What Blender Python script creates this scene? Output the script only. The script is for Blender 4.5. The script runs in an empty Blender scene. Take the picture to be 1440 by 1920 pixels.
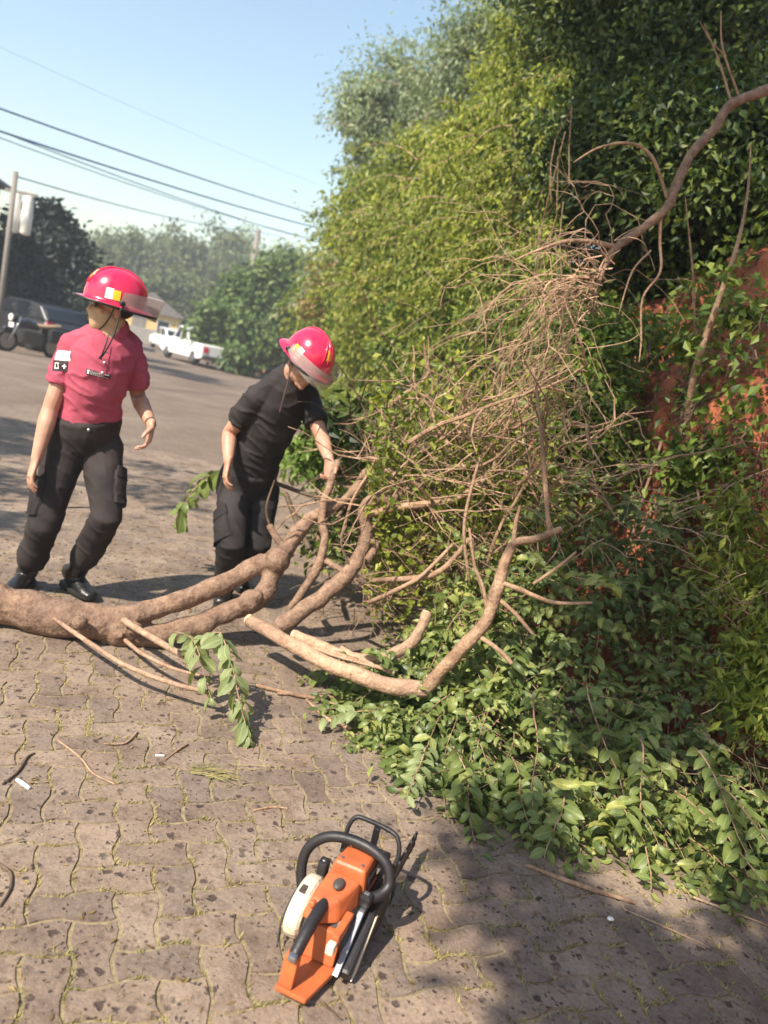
import bpy, bmesh, math, random
import numpy as np
from mathutils import Vector, Matrix, noise
from mathutils.bvhtree import BVHTree

random.seed(7); rng = np.random.default_rng(7)
scene = bpy.context.scene
C = scene.collection
PI = math.pi
R = math.radians

# ------------------------------------------------------------------ camera
CAM_H, PITCH, ROLL, FPX = 1.52, R(10.0), R(12.0), 1442.0
cam_d = bpy.data.cameras.new('camera'); cam = bpy.data.objects.new('camera', cam_d); C.objects.link(cam)
fwd = Vector((0, math.cos(PITCH), -math.sin(PITCH)))
up0 = Vector((0, math.sin(PITCH), math.cos(PITCH)))
rt0 = Vector((1, 0, 0))
rgt = rt0 * math.cos(ROLL) + up0 * math.sin(ROLL)
upv = -rt0 * math.sin(ROLL) + up0 * math.cos(ROLL)
CP = Vector((0, 0, CAM_H))
cam.matrix_world = Matrix(((rgt.x, upv.x, -fwd.x, 0), (rgt.y, upv.y, -fwd.y, 0), (rgt.z, upv.z, -fwd.z, CAM_H), (0, 0, 0, 1)))
cam_d.sensor_fit = 'VERTICAL'; cam_d.sensor_height = 36.0; cam_d.lens = 36.0 * FPX / 1920.0
cam_d.clip_start = 0.05; cam_d.clip_end = 3000
cam_d.dof.use_dof = True; cam_d.dof.focus_distance = 2.75; cam_d.dof.aperture_fstop = 2.4
scene.camera = cam

# ------------------------------------------------------------------ light
SUN_AZ, SUN_EL = R(38), R(46)          # shadows fall SUN_AZ to the right of straight ahead
to_sun = Vector((-math.sin(SUN_AZ) * math.cos(SUN_EL), -math.cos(SUN_AZ) * math.cos(SUN_EL), math.sin(SUN_EL)))
world = bpy.data.worlds.new('World'); scene.world = world; world.use_nodes = True
wn = world.node_tree; bg = wn.nodes['Background']
sky = wn.nodes.new('ShaderNodeTexSky'); sky.sky_type = 'NISHITA'; sky.sun_disc = False
sky.sun_elevation = SUN_EL
sky.sun_rotation = math.atan2(to_sun.x, to_sun.y)
sky.air_density = 1.7; sky.dust_density = 1.0; sky.ozone_density = 2.2; sky.altitude = 100
wn.links.new(sky.outputs[0], bg.inputs[0]); bg.inputs[1].default_value = 0.11
sun_d = bpy.data.lights.new('sun', 'SUN'); sun_d.energy = 5.0; sun_d.angle = R(0.55); sun_d.color = (1.0, 0.90, 0.77)
sun = bpy.data.objects.new('sun', sun_d); C.objects.link(sun); sun.location = (-20, -20, 30)
sun.rotation_euler = to_sun.to_track_quat('Z', 'Y').to_euler()
vs = scene.view_settings; vs.view_transform = 'Standard'; vs.look = 'None'; vs.exposure = 0.95; vs.gamma = 1.0
vs.use_curve_mapping = False
try:
    scene.cycles.max_bounces = 6; scene.cycles.diffuse_bounces = 3; scene.cycles.transmission_bounces = 4
    scene.cycles.transparent_max_bounces = 6; scene.cycles.use_denoising = True
except Exception: pass

# ------------------------------------------------------------------ helpers
def ray(px, py): return fwd + rgt * ((px - 720) / FPX) - upv * ((py - 960) / FPX)
def A(px, py, Y):                       # world point at forward distance Y along the sight line of a photo pixel
    d = ray(px, py); return CP + d * (Y / d.y)
def G(px, py, z=0.0):                   # world point at height z along the sight line
    d = ray(px, py); return CP + d * ((z - CAM_H) / d.z)

def lerp(a, b, t): return a + (b - a) * t
def interp(x, xs, ys): return float(np.interp(x, xs, ys))

class MB:
    def __init__(s): s.v = []; s.f = []
    def add(s, vs, fs):
        o = len(s.v); s.v += [tuple(v) for v in vs]; s.f += [tuple(i + o for i in f) for f in fs]; return s
    def box(s, lo, hi, M=None):
        x0, y0, z0 = lo; x1, y1, z1 = hi
        vs = [(x0,y0,z0),(x1,y0,z0),(x1,y1,z0),(x0,y1,z0),(x0,y0,z1),(x1,y0,z1),(x1,y1,z1),(x0,y1,z1)]
        if M is not None: vs = [M @ Vector(v) for v in vs]
        return s.add(vs, [(0,3,2,1),(4,5,6,7),(0,1,5,4),(1,2,6,5),(2,3,7,6),(3,0,4,7)])
    def loft(s, rings, n=16, round_ends=0.0, close=True, sq=1.0):
        # rings: (centre, half axis U, half axis V); sq<1 squares the section
        rings = [(Vector(c), Vector(u), Vector(v)) for c, u, v in rings]
        if round_ends:
            def cap(r0, r1):
                ax = (r0[0] - r1[0]); ax = ax.normalized() if ax.length > 1e-6 else Vector((0,0,1))
                rad = min(r0[1].length, r0[2].length) * round_ends
                return [(r0[0] + ax * rad * math.sin(a), r0[1] * max(math.cos(a), .08), r0[2] * max(math.cos(a), .08)) for a in (R(86), R(55), R(27))]
            rings = cap(rings[0], rings[1]) + rings + cap(rings[-1], rings[-2])[::-1]
        vs, fs = [], []
        for c, u, v in rings:
            for k in range(n):
                a = 2 * PI * k / n; ca, sa = math.cos(a), math.sin(a)
                if sq != 1.0:
                    ca = math.copysign(abs(ca) ** sq, ca); sa = math.copysign(abs(sa) ** sq, sa)
                vs.append(c + u * ca + v * sa)
        m = len(rings)
        for j in range(m - 1):
            for k in range(n):
                a, b = j * n + k, j * n + (k + 1) % n
                fs.append((a, b, b + n, a + n))
        if close:
            fs.append(tuple(range(n))[::-1]); fs.append(tuple((m - 1) * n + k for k in range(n)))
        return s.add(vs, fs)
    def tube(s, pts, radii, n=8, round_ends=0.0, flat=1.0, ref=None, close=True):
        pts = [Vector(p) for p in pts]
        if not hasattr(radii, '__len__'): radii = [radii] * len(pts)
        rings = []; u = None
        for i, p in enumerate(pts):
            t = (pts[min(i + 1, len(pts) - 1)] - pts[max(i - 1, 0)])
            t = t.normalized() if t.length > 1e-9 else Vector((0, 0, 1))
            if u is None:
                r = Vector(ref) if ref is not None else (Vector((0, 0, 1)) if abs(t.z) < .9 else Vector((1, 0, 0)))
                u = (r - t * r.dot(t)).normalized()
            else:
                u = u - t * u.dot(t); u = u.normalized() if u.length > 1e-6 else t.orthogonal().normalized()
            v = t.cross(u)
            rings.append((p, u * radii[i], v * radii[i] * flat))
        return s.loft(rings, n, round_ends, close)
    def ell(s, c, rx, ry, rz, M=None, nu=16, nv=10):
        c = Vector(c); vs = []; fs = []
        B = M if M is not None else Matrix.Identity(3)
        for j in range(nv + 1):
            th = PI * j / nv
            for k in range(nu):
                a = 2 * PI * k / nu
                vs.append(c + B @ Vector((rx * max(math.sin(th), .02) * math.cos(a), ry * max(math.sin(th), .02) * math.sin(a), rz * math.cos(th))))
        for j in range(nv):
            for k in range(nu):
                a, b = j * nu + k, j * nu + (k + 1) % nu
                fs.append((a, a + nu, b + nu, b))
        fs.append(tuple(range(nu))); fs.append(tuple(nv * nu + k for k in range(nu))[::-1])
        return s.add(vs, fs)
    def prism(s, prof, lo, hi, ax='x', M=None):
        # 2D profile extruded along an axis between lo and hi
        n = len(prof); vs = []
        for e in (lo, hi):
            for a, b in prof:
                v = (e, a, b) if ax == 'x' else ((a, e, b) if ax == 'y' else (a, b, e))
                vs.append(M @ Vector(v) if M is not None else v)
        fs = [tuple(range(n))[::-1], tuple(range(n, 2 * n))] + [(k, (k + 1) % n, n + (k + 1) % n, n + k) for k in range(n)]
        return s.add(vs, fs)
    def xf(s, M):
        s.v = [tuple(M @ Vector(v)) for v in s.v]; return s
    def mesh(s, name, smooth=False, bevel=0.0, seg=2):
        me = bpy.data.meshes.new(name); me.from_pydata(s.v, [], s.f); me.update()
        bm = bmesh.new(); bm.from_mesh(me)
        bmesh.ops.recalc_face_normals(bm, faces=bm.faces)
        if bevel:
            es = [e for e in bm.edges if len(e.link_faces) == 2 and e.calc_face_angle(0) > R(28)]
            bmesh.ops.bevel(bm, geom=es, offset=bevel, segments=seg, profile=.6, affect='EDGES', clamp_overlap=True)
        bm.to_mesh(me); bm.free()
        if smooth: me.polygons.foreach_set('use_smooth', [True] * len(me.polygons))
        return me
    def build(s, name, mat, parent=None, smooth=False, bevel=0.0, seg=2):
        return obj(name, s.mesh(name, smooth, bevel, seg), mat, parent)

def obj(name, me, mat=None, parent=None):
    o = bpy.data.objects.new(name, me); C.objects.link(o)
    if mat is not None and not me.materials: me.materials.append(mat)
    if parent is not None: attach(o, parent)
    return o
def attach(o, parent):
    o.parent = parent
    if parent.type == 'EMPTY': o.matrix_parent_inverse = Matrix.Translation(-parent.location)
    return o
def tag(o, label, cat=None, group=None, kind=None):
    if label: o['label'] = label
    if cat: o['category'] = cat
    if group: o['group'] = group
    if kind: o['kind'] = kind
    return o
def thing(name, label, cat, loc=(0, 0, 0), group=None):
    e = bpy.data.objects.new(name, None); C.objects.link(e); e.location = loc; e.empty_display_size = .1
    return tag(e, label, cat, group)

def np_mesh(name, V, F, mat=None, parent=None, smooth=False, sizes=None):
    # V (n,3); F (m,k) constant k, or flat loop array with sizes
    me = bpy.data.meshes.new(name); V = np.asarray(V, dtype=np.float32)
    me.vertices.add(len(V)); me.vertices.foreach_set('co', V.ravel())
    if sizes is None:
        m, k = F.shape; sizes = np.full(m, k, dtype=np.int32); loops = F.ravel()
    else: loops = F; m = len(sizes)
    me.loops.add(len(loops)); me.loops.foreach_set('vertex_index', loops.astype(np.int32))
    me.polygons.add(m); st = np.concatenate([[0], np.cumsum(sizes)[:-1]]).astype(np.int32)
    me.polygons.foreach_set('loop_start', st)
    try: me.polygons.foreach_set('loop_total', sizes.astype(np.int32))
    except Exception: pass
    me.polygons.foreach_set('use_smooth', np.full(m, bool(smooth)))
    me.update(calc_edges=True); me.validate()
    return obj(name, me, mat, parent)

# ------------------------------------------------------------------ materials
def new_mat(name):
    m = bpy.data.materials.new(name); m.use_nodes = True
    nt = m.node_tree; p = nt.nodes['Principled BSDF']; return m, nt, p
def node(nt, t, **kw):
    n = nt.nodes.new(t)
    for k, v in kw.items():
        if k.startswith('i_'):
            key = k[2:]; key = int(key) if key.isdigit() else key.replace('_', ' ')
            n.inputs[key].default_value = v
        else: setattr(n, k, v)
    return n
def rgba(c): return (c[0], c[1], c[2], 1)
def ramp(nt, fac, stops):
    r = node(nt, 'ShaderNodeValToRGB'); e = r.color_ramp.elements
    while len(e) < len(stops): e.new(.5)
    for k, (pos, col) in enumerate(stops): e[k].position = pos; e[k].color = rgba(col)
    nt.links.new(fac, r.inputs[0]); return r.outputs[0]
def mixc(nt, fac, a, b, mode='MIX'):
    m = node(nt, 'ShaderNodeMix', data_type='RGBA', blend_type=mode)
    for sock, val in ((m.inputs[0], fac), (m.inputs[6], a), (m.inputs[7], b)):
        if isinstance(val, (int, float)): sock.default_value = val
        elif isinstance(val, tuple): sock.default_value = rgba(val)
        else: nt.links.new(val, sock)
    return m.outputs[2]
def surf(name, c1, c2=None, rough=.7, scale=8.0, detail=4.0, bump=0.0, bscale=None, metal=0.0, coat=0.0, stretch=None, spec=.5, coord='Object', dist=.005):
    m, nt, p = new_mat(name)
    tc = node(nt, 'ShaderNodeTexCoord'); vec = tc.outputs[coord]
    if stretch:
        mp = node(nt, 'ShaderNodeMapping'); mp.inputs['Scale'].default_value = stretch
        nt.links.new(vec, mp.inputs[0]); vec = mp.outputs[0]
    n = node(nt, 'ShaderNodeTexNoise', i_Scale=scale, i_Detail=detail, i_Roughness=.6); nt.links.new(vec, n.inputs['Vector'])
    c2 = c2 or tuple(x * .75 for x in c1)
    col = ramp(nt, n.outputs[0], [(.3, c2), (.7, c1)])
    nt.links.new(col, p.inputs['Base Color'])
    p.inputs['Roughness'].default_value = rough; p.inputs['Metallic'].default_value = metal
    p.inputs['Specular IOR Level'].default_value = spec
    if coat: p.inputs['Coat Weight'].default_value = coat; p.inputs['Coat Roughness'].default_value = .08
    if bump:
        n2 = node(nt, 'ShaderNodeTexNoise', i_Scale=bscale or scale * 4, i_Detail=5.0); nt.links.new(vec, n2.inputs['Vector'])
        b = node(nt, 'ShaderNodeBump', i_Strength=bump, i_Distance=dist); nt.links.new(n2.outputs[0], b.inputs['Height'])
        nt.links.new(b.outputs[0], p.inputs['Normal'])
    return m
def leaf_mat(name, dark, mid, light, trans=.35, rough=.5, tint=None, rib=False):
    m, nt, p = new_mat(name)
    g = node(nt, 'ShaderNodeNewGeometry')
    col = ramp(nt, g.outputs['Random Per Island'], [(0, dark), (.55, mid), (1, light)])
    n = node(nt, 'ShaderNodeTexNoise', i_Scale=1.3, i_Detail=2.0)
    tc = node(nt, 'ShaderNodeTexCoord'); nt.links.new(tc.outputs['Object'], n.inputs['Vector'])
    f = ramp(nt, n.outputs[0], [(.35, (.72, .76, .7)), (.65, (1.15, 1.1, .95))])
    col = mixc(nt, 1.0, col, f, 'MULTIPLY')
    if rib:
        at = node(nt, 'ShaderNodeAttribute', attribute_name='rib'); col = mixc(nt, 1.0, col, ramp(nt, at.outputs['Fac'], [(0, (.92, .93, .9)), (.86, (1, 1, 1)), (.97, (1.5, 1.42, 1.45))]), 'MULTIPLY')
        nv_ = node(nt, 'ShaderNodeTexNoise', i_Scale=55.0, i_Detail=4.0); nt.links.new(tc.outputs['Object'], nv_.inputs['Vector']); col = mixc(nt, .8, col, ramp(nt, nv_.outputs[0], [(.3, (.72, .74, .66)), (.6, (1.1, 1.08, 1.1)), (.75, (1.3, 1.15, .9))]), 'MULTIPLY')
    nt.links.new(col, p.inputs['Base Color']); p.inputs['Roughness'].default_value = rough
    p.inputs['Specular IOR Level'].default_value = .35
    t = node(nt, 'ShaderNodeBsdfTranslucent')
    tc2 = mixc(nt, 1.0, col, (1.3, 1.35, .55), 'MULTIPLY'); nt.links.new(tc2, t.inputs[0])
    mx = node(nt, 'ShaderNodeMixShader', i_0=trans)
    nt.links.new(p.outputs[0], mx.inputs[1]); nt.links.new(t.outputs[0], mx.inputs[2])
    nt.links.new(mx.outputs[0], nt.nodes['Material Output'].inputs[0])
    return m

def paver_mat():
    m, nt, p = new_mat('concrete_paver')
    tc = node(nt, 'ShaderNodeTexCoord'); vec = tc.outputs['Object']
    oi = node(nt, 'ShaderNodeObjectInfo'); g = node(nt, 'ShaderNodeNewGeometry')
    def N(scale, det=5.0, rough=.6):
        n = node(nt, 'ShaderNodeTexNoise', i_Scale=scale, i_Detail=det, i_Roughness=rough); nt.links.new(vec, n.inputs['Vector']); return n.outputs[0]
    base = ramp(nt, N(3.2), [(.25, (.158, .114, .087)), (.45, (.219, .166, .129)), (.6, (.249, .195, .153)), (.8, (.312, .251, .20))])
    fine = ramp(nt, N(70, 9, .8), [(.3, (.5, .48, .46)), (.5, (1, 1, 1)), (.7, (1.4, 1.36, 1.28))])
    col = mixc(nt, .8, base, fine, 'MULTIPLY')
    rnd = node(nt, 'ShaderNodeMath', operation='ADD'); nt.links.new(oi.outputs['Random'], rnd.inputs[0]); nt.links.new(g.outputs['Random Per Island'], rnd.inputs[1])
    fr = node(nt, 'ShaderNodeMath', operation='FRACT'); nt.links.new(rnd.outputs[0], fr.inputs[0])
    tone = ramp(nt, fr.outputs[0], [(0, (.80, .79, .80)), (1, (1.16, 1.13, 1.08))])
    col = mixc(nt, 1.0, col, tone, 'MULTIPLY')
    # dark stone chips and pits of uneven size
    wob = node(nt, 'ShaderNodeMix', data_type='VECTOR'); wob.inputs[0].default_value = .030
    wn_ = node(nt, 'ShaderNodeTexNoise', i_Scale=46.0, i_Detail=5.0); nt.links.new(vec, wn_.inputs['Vector'])
    nt.links.new(vec, wob.inputs[4]); nt.links.new(wn_.outputs['Color'], wob.inputs[5])
    def pits(scale, lo, hi, dens):
        v = node(nt, 'ShaderNodeTexVoronoi', i_Scale=scale, i_Randomness=1.0); nt.links.new(wob.outputs[1], v.inputs['Vector'])
        sep = node(nt, 'ShaderNodeSeparateColor'); nt.links.new(v.outputs['Color'], sep.inputs[0])
        size = node(nt, 'ShaderNodeMapRange', i_1=dens, i_2=1.0, i_3=0.0, i_4=hi); nt.links.new(sep.outputs[0], size.inputs[0])
        d = node(nt, 'ShaderNodeMath', operation='SUBTRACT'); nt.links.new(size.outputs[0], d.inputs[0]); nt.links.new(v.outputs['Distance'], d.inputs[1])
        q = node(nt, 'ShaderNodeMapRange', i_1=lo, i_2=lo + .14, i_3=0.0, i_4=1.0); nt.links.new(d.outputs[0], q.inputs[0])
        return q.outputs[0]
    a = pits(27, 0, .46, .54); b = pits(74, 0, .44, .46)
    mxm = node(nt, 'ShaderNodeMath', operation='MAXIMUM'); nt.links.new(a, mxm.inputs[0]); nt.links.new(b, mxm.inputs[1])
    pm_ = node(nt, 'ShaderNodeMath', operation='MULTIPLY'); nt.links.new(mxm.outputs[0], pm_.inputs[0]); nt.links.new(ramp(nt, N(7, 4), [(.34, (.12, .12, .12)), (.52, (1, 1, 1))]), pm_.inputs[1])
    mxm = pm_
    col = mixc(nt, mxm.outputs[0], col, (.072, .05, .042))
    st_ = ramp(nt, N(14, 8, .75), [(.36, (.66, .62, .6)), (.5, (1, 1, 1)), (.66, (1.12, 1.1, 1.04))]); col = mixc(nt, .9, col, st_, 'MULTIPLY')
    nt.links.new(col, p.inputs['Base Color']); p.inputs['Roughness'].default_value = .88; p.inputs['Specular IOR Level'].default_value = .25
    h = node(nt, 'ShaderNodeMath', operation='MULTIPLY_ADD', i_1=-.9); nt.links.new(mxm.outputs[0], h.inputs[0]); nt.links.new(N(60, 8, .75), h.inputs[2])
    bp = node(nt, 'ShaderNodeBump', i_Strength=.8, i_Distance=.007); nt.links.new(h.outputs[0], bp.inputs['Height']); nt.links.new(bp.outputs[0], p.inputs['Normal'])
    return m

def road_mat():
    m, nt, p = new_mat('paved_road_far')
    tc = node(nt, 'ShaderNodeTexCoord'); mp = node(nt, 'ShaderNodeMapping'); mp.inputs['Rotation'].default_value = (0, 0, R(-21)); nt.links.new(tc.outputs['Object'], mp.inputs[0])
    n = node(nt, 'ShaderNodeTexNoise', i_Scale=.6, i_Detail=6.0, i_Roughness=.65); nt.links.new(mp.outputs[0], n.inputs['Vector'])
    col = ramp(nt, n.outputs[0], [(.3, (.15, .108, .082)), (.55, (.21, .16, .124)), (.75, (.265, .21, .163))])
    br = node(nt, 'ShaderNodeTexBrick', i_Scale=1.0); br.inputs['Brick Width'].default_value = .225; br.inputs['Row Height'].default_value = .1125; br.inputs['Mortar Size'].default_value = .006
    br.inputs['Color1'].default_value = (1, 1, 1, 1); br.inputs['Color2'].default_value = (.82, .82, .82, 1); br.inputs['Mortar'].default_value = (.62, .6, .5, 1)
    nt.links.new(mp.outputs[0], br.inputs['Vector'])
    col = mixc(nt, .8, col, br.outputs[0], 'MULTIPLY')
    n2 = node(nt, 'ShaderNodeTexNoise', i_Scale=30.0, i_Detail=6.0, i_Roughness=.7); nt.links.new(mp.outputs[0], n2.inputs['Vector'])
    col = mixc(nt, .8, col, ramp(nt, n2.outputs[0], [(.3, (.6, .6, .6)), (.7, (1.2, 1.2, 1.2))]), 'MULTIPLY')
    nt.links.new(col, p.inputs['Base Color']); p.inputs['Roughness'].default_value = .9; p.inputs['Specular IOR Level'].default_value = .2
    b = node(nt, 'ShaderNodeBump', i_Strength=.5, i_Distance=.01); nt.links.new(n2.outputs[0], b.inputs['Height']); nt.links.new(b.outputs[0], p.inputs['Normal'])
    return m
def bark_mat(name, c1, c2, c3, scale=34):
    m, nt, p = new_mat(name)
    tc = node(nt, 'ShaderNodeTexCoord')
    n = node(nt, 'ShaderNodeTexNoise', i_Scale=scale, i_Detail=7.0, i_Roughness=.68); nt.links.new(tc.outputs['Object'], n.inputs['Vector'])
    col = ramp(nt, n.outputs[0], [(.28, c1), (.5, c2), (.74, c3)])
    n2 = node(nt, 'ShaderNodeTexNoise', i_Scale=3.0, i_Detail=4.0); nt.links.new(tc.outputs['Object'], n2.inputs['Vector'])
    col = mixc(nt, .85, col, ramp(nt, n2.outputs[0], [(.35, (.74, .72, .72)), (.65, (1.14, 1.1, 1.04))]), 'MULTIPLY')
    n4 = node(nt, 'ShaderNodeTexNoise', i_Scale=110.0, i_Detail=6.0, i_Roughness=.75); nt.links.new(tc.outputs['Object'], n4.inputs['Vector'])
    col = mixc(nt, .9, col, ramp(nt, n4.outputs[0], [(.32, (.55, .53, .52)), (.5, (1, 1, 1)), (.7, (1.28, 1.24, 1.18))]), 'MULTIPLY')
    n3 = node(nt, 'ShaderNodeTexVoronoi', i_Scale=58.0); nt.links.new(tc.outputs['Object'], n3.inputs['Vector'])
    nt.links.new(col, p.inputs['Base Color']); p.inputs['Roughness'].default_value = .85; p.inputs['Specular IOR Level'].default_value = .25
    h = node(nt, 'ShaderNodeMath', operation='MULTIPLY_ADD', i_1=.5); nt.links.new(n3.outputs['Distance'], h.inputs[0]); nt.links.new(n.outputs[0], h.inputs[2])
    b = node(nt, 'ShaderNodeBump', i_Strength=.9, i_Distance=.007); nt.links.new(h.outputs[0], b.inputs['Height']); nt.links.new(b.outputs[0], p.inputs['Normal'])
    return m

M = {}
M['paver'] = paver_mat(); M['road'] = road_mat()
M['joint'] = surf('joint_sand', (.33, .262, .145), (.15, .115, .065), .95, 60, 6, .6)
M['soil'] = surf('dry_soil_verge', (.33, .25, .16), (.17, .15, .07), .95, 3, 8, .6)
M['clay'] = surf('red_clay', (.40, .115, .045), (.15, .042, .022), .95, 5, 14, 1.0, 12, dist=.12)
M['bark'] = bark_mat('brown_bark', (.12, .075, .053), (.235, .152, .105), (.34, .24, .175), 26)
M['cutwood'] = surf('fresh_cut_wood', (.60, .44, .27), (.46, .31, .18), .8, 60, 6, .4)
M['peeled'] = bark_mat('peeled_wood', (.25, .15, .095), (.37, .25, .17), (.45, .32, .225), 24)
M['twig'] = bark_mat('twig_bark', (.13, .075, .047), (.31, .20, .13), (.46, .335, .225), 10)
M['dtwig'] = bark_mat('dark_twig', (.05, .035, .025), (.11, .08, .055), (.18, .13, .09), 10)
M['moss'] = leaf_mat('joint_moss', (.20, .165, .065), (.31, .26, .11), (.42, .36, .17), .15, .8)
M['heapleaf'] = leaf_mat('broad_leaf', (.075, .11, .034), (.17, .22, .07), (.31, .335, .115), .32, .42, rib=True)
M['paleleaf'] = leaf_mat('pale_underside_leaf', (.17, .21, .10), (.25, .30, .145), (.33, .37, .20), .3, .5, rib=True)
M['ivy'] = leaf_mat('creeper_leaf', (.045, .085, .014), (.125, .19, .03), (.26, .31, .065), .35)
M['vine'] = leaf_mat('vine_leaf_yellowgreen', (.09, .13, .016), (.22, .26, .036), (.37, .38, .08), .38)
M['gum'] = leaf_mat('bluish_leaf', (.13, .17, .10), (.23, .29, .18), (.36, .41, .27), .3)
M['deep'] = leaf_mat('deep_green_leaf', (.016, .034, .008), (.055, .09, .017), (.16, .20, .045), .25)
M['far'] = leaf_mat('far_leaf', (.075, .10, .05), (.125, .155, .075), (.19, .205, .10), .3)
M['round'] = leaf_mat('round_tree_leaf', (.04, .08, .025), (.10, .17, .05), (.22, .29, .10), .3)
M['dusk'] = leaf_mat('shade_toned_leaf', (.018, .028, .03), (.035, .05, .05), (.06, .08, .07), .2)  # shade over the left tree and shrubs is put into this leaf colour
M['dry'] = leaf_mat('dry_leaf', (.16, .09, .04), (.27, .18, .08), (.38, .29, .14), .3)
M['grass'] = leaf_mat('grass_blade', (.08, .14, .02), (.14, .22, .04), (.22, .30, .07), .3)
M['skin'] = surf('skin', (.49, .29, .20), (.38, .185, .125), .5, 11, 6, .12, 160, spec=.45, dist=.001)
M['polo'] = surf('maroon_polo', (.41, .085, .128), (.31, .056, .088), .85, 7, 8, .3, 260, spec=.2, dist=.001)
M['tee'] = surf('black_shirt', (.038, .032, .032), (.013, .011, .012), .8, 6, 9, .3, 260, spec=.3, dist=.001)
M['trouser'] = surf('black_trouser', (.036, .030, .029), (.011, .009, .010), .82, 5, 9, .4, 220, spec=.3, dist=.0015)
M['fade'] = surf('worn_black_trouser', (.046, .036, .034), (.014, .011, .012), .84, 5, 9, .4, 220, spec=.3, dist=.0015)
M['boot'] = surf('black_leather', (.018, .016, .016), (.010, .009, .009), .32, 30, 4, .3, 120, spec=.6, dist=.001)
M['sole'] = surf('black_rubber', (.015, .014, .014), (.01, .01, .01), .7, 30)
M['helmet'] = surf('red_helmet_shell', (.62, .014, .065), (.56, .011, .055), .22, 4, 3, 0, coat=.6)
M['rim'] = surf('black_rim', (.014, .013, .014), (.01, .01, .01), .4, 10)
M['yellow'] = surf('yellow_sticker', (.85, .52, .02), (.78, .44, .015), .4, 20)
M['white'] = surf('white_sticker', (.82, .80, .76), (.74, .72, .68), .4, 20)
M['skyblue'] = surf('light_blue_patch', (.42, .60, .80), (.36, .54, .75), .7, 60)
M['blackpatch'] = surf('black_patch', (.03, .012, .018), (.02, .008, .012), .7, 60)
M['metal'] = surf('grey_metal', (.45, .45, .46), (.33, .33, .34), .35, 30, metal=.9)
M['lens'] = surf('dark_lens', (.02, .012, .018), (.015, .01, .014), .1, 5, coat=.5)
M['hair'] = surf('dark_hair', (.018, .013, .010), (.01, .008, .006), .6, 90, 3, .5, 300)
M['cord'] = surf('brown_cord', (.10, .06, .05), (.06, .035, .03), .8, 40)
M['facecloth'] = surf('beige_cloth', (.50, .35, .215), (.42, .285, .17), .85, 30, 4, .3, 200, spec=.2, dist=.001)
M['tan'] = surf('tan_cloth', (.28, .19, .12), (.30, .19, .11), .8, 25)
M['orange'] = surf('orange_plastic', (.53, .135, .04), (.33, .085, .03), .45, 16, 9, .2, 70, spec=.5)
M['cream'] = surf('cream_plastic', (.72, .66, .52), (.50, .43, .30), .5, 12, 6, .15, 60)
M['blk'] = surf('black_plastic', (.020, .017, .018), (.013, .011, .012), .48, 18, 4, .2, 80)
M['dgrey'] = surf('dark_grey_plastic', (.09, .07, .06), (.05, .04, .035), .5, 18)
M['carwhite'] = surf('white_car_paint', (.80, .80, .80), (.74, .74, .75), .25, 3, coat=.5)
M['cardark'] = surf('dark_car_paint', (.02, .02, .025), (.015, .015, .018), .3, 3, coat=.5)
M['glass'] = surf('car_glass', (.012, .016, .022), (.010, .013, .018), .08, 3)
M['tyre'] = surf('tyre', (.015, .015, .016), (.01, .01, .01), .8, 20)
M['wallw'] = surf('white_house_paint', (.72, .70, .66), (.60, .58, .54), .9, 3, 6, .2)
M['wally'] = surf('yellow_house_paint', (.62, .46, .20), (.52, .37, .15), .9, 3, 6, .2)
M['wallg'] = surf('grey_house_paint', (.22, .23, .27), (.17, .18, .21), .9, 3, 6, .2)
M['roof'] = surf('grey_roof', (.17, .15, .14), (.10, .09, .085), .8, 5, 5, .3)
M['pole'] = surf('weathered_pole', (.24, .215, .19), (.16, .14, .125), .9, 12, 5, .4, stretch=(1, 1, .1))
M['wire'] = surf('cable', (.10, .17, .33), (.08, .14, .28), .5, 10)
M['concrete'] = surf('kerb_concrete', (.36, .33, .29), (.25, .23, .20), .9, 6, 6, .4)
def visor_mat():
    m, nt, p = new_mat('clear_visor')
    p.inputs['Base Color'].default_value = (.62, .58, .55, 1); p.inputs['Roughness'].default_value = .12
    tr = node(nt, 'ShaderNodeBsdfTransparent'); tr.inputs[0].default_value = (.80, .77, .76, 1)
    mx = node(nt, 'ShaderNodeMixShader', i_0=.28); nt.links.new(tr.outputs[0], mx.inputs[1]); nt.links.new(p.outputs[0], mx.inputs[2])
    nt.links.new(mx.outputs[0], nt.nodes['Material Output'].inputs[0]); return m
M['visor'] = visor_mat()
# ------------------------------------------------------------------ the setting
BY = [-6, 0, 3, 5, 8, 12, 15, 20, 30, 45, 60, 90]
BX = [2.7, 2.6, 1.72, 1.12, .72, .3, 0, -.9, -3.0, -8.5, -16, -34]
def xb(y): return interp(y, BY, BX)
def project(p):
    d = Vector(p) - CP; z = d.dot(fwd)
    if z < .05: return (-9999, -9999, z)
    return (720 + FPX * d.dot(rgt) / z, 960 - FPX * d.dot(upv) / z, z)

g = MB(); g.add([(-900, -60, -.035), (900, -60, -.035), (900, 1800, -.035), (-900, 1800, -.035)], [(0, 1, 2, 3)])
tag(g.build('ground', M['soil']), 'dry earth and grass ground around the road', kind='structure')

# road bed sheet, following the bank on the right and the kerb on the left
ys = list(range(-6, 62, 2)); V = []; F = []
for k, y in enumerate(ys):
    V += [(-2.9 - .40 * max(y, -4), y, -.012), (xb(y) + .15, y, -.012)]
    if k: F.append((2 * k - 2, 2 * k - 1, 2 * k + 1, 2 * k))
road = MB(); road.add(V, F); road = road.build('road', M['road'])
tag(road, 'paved road running away to the left', kind='structure')
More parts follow.
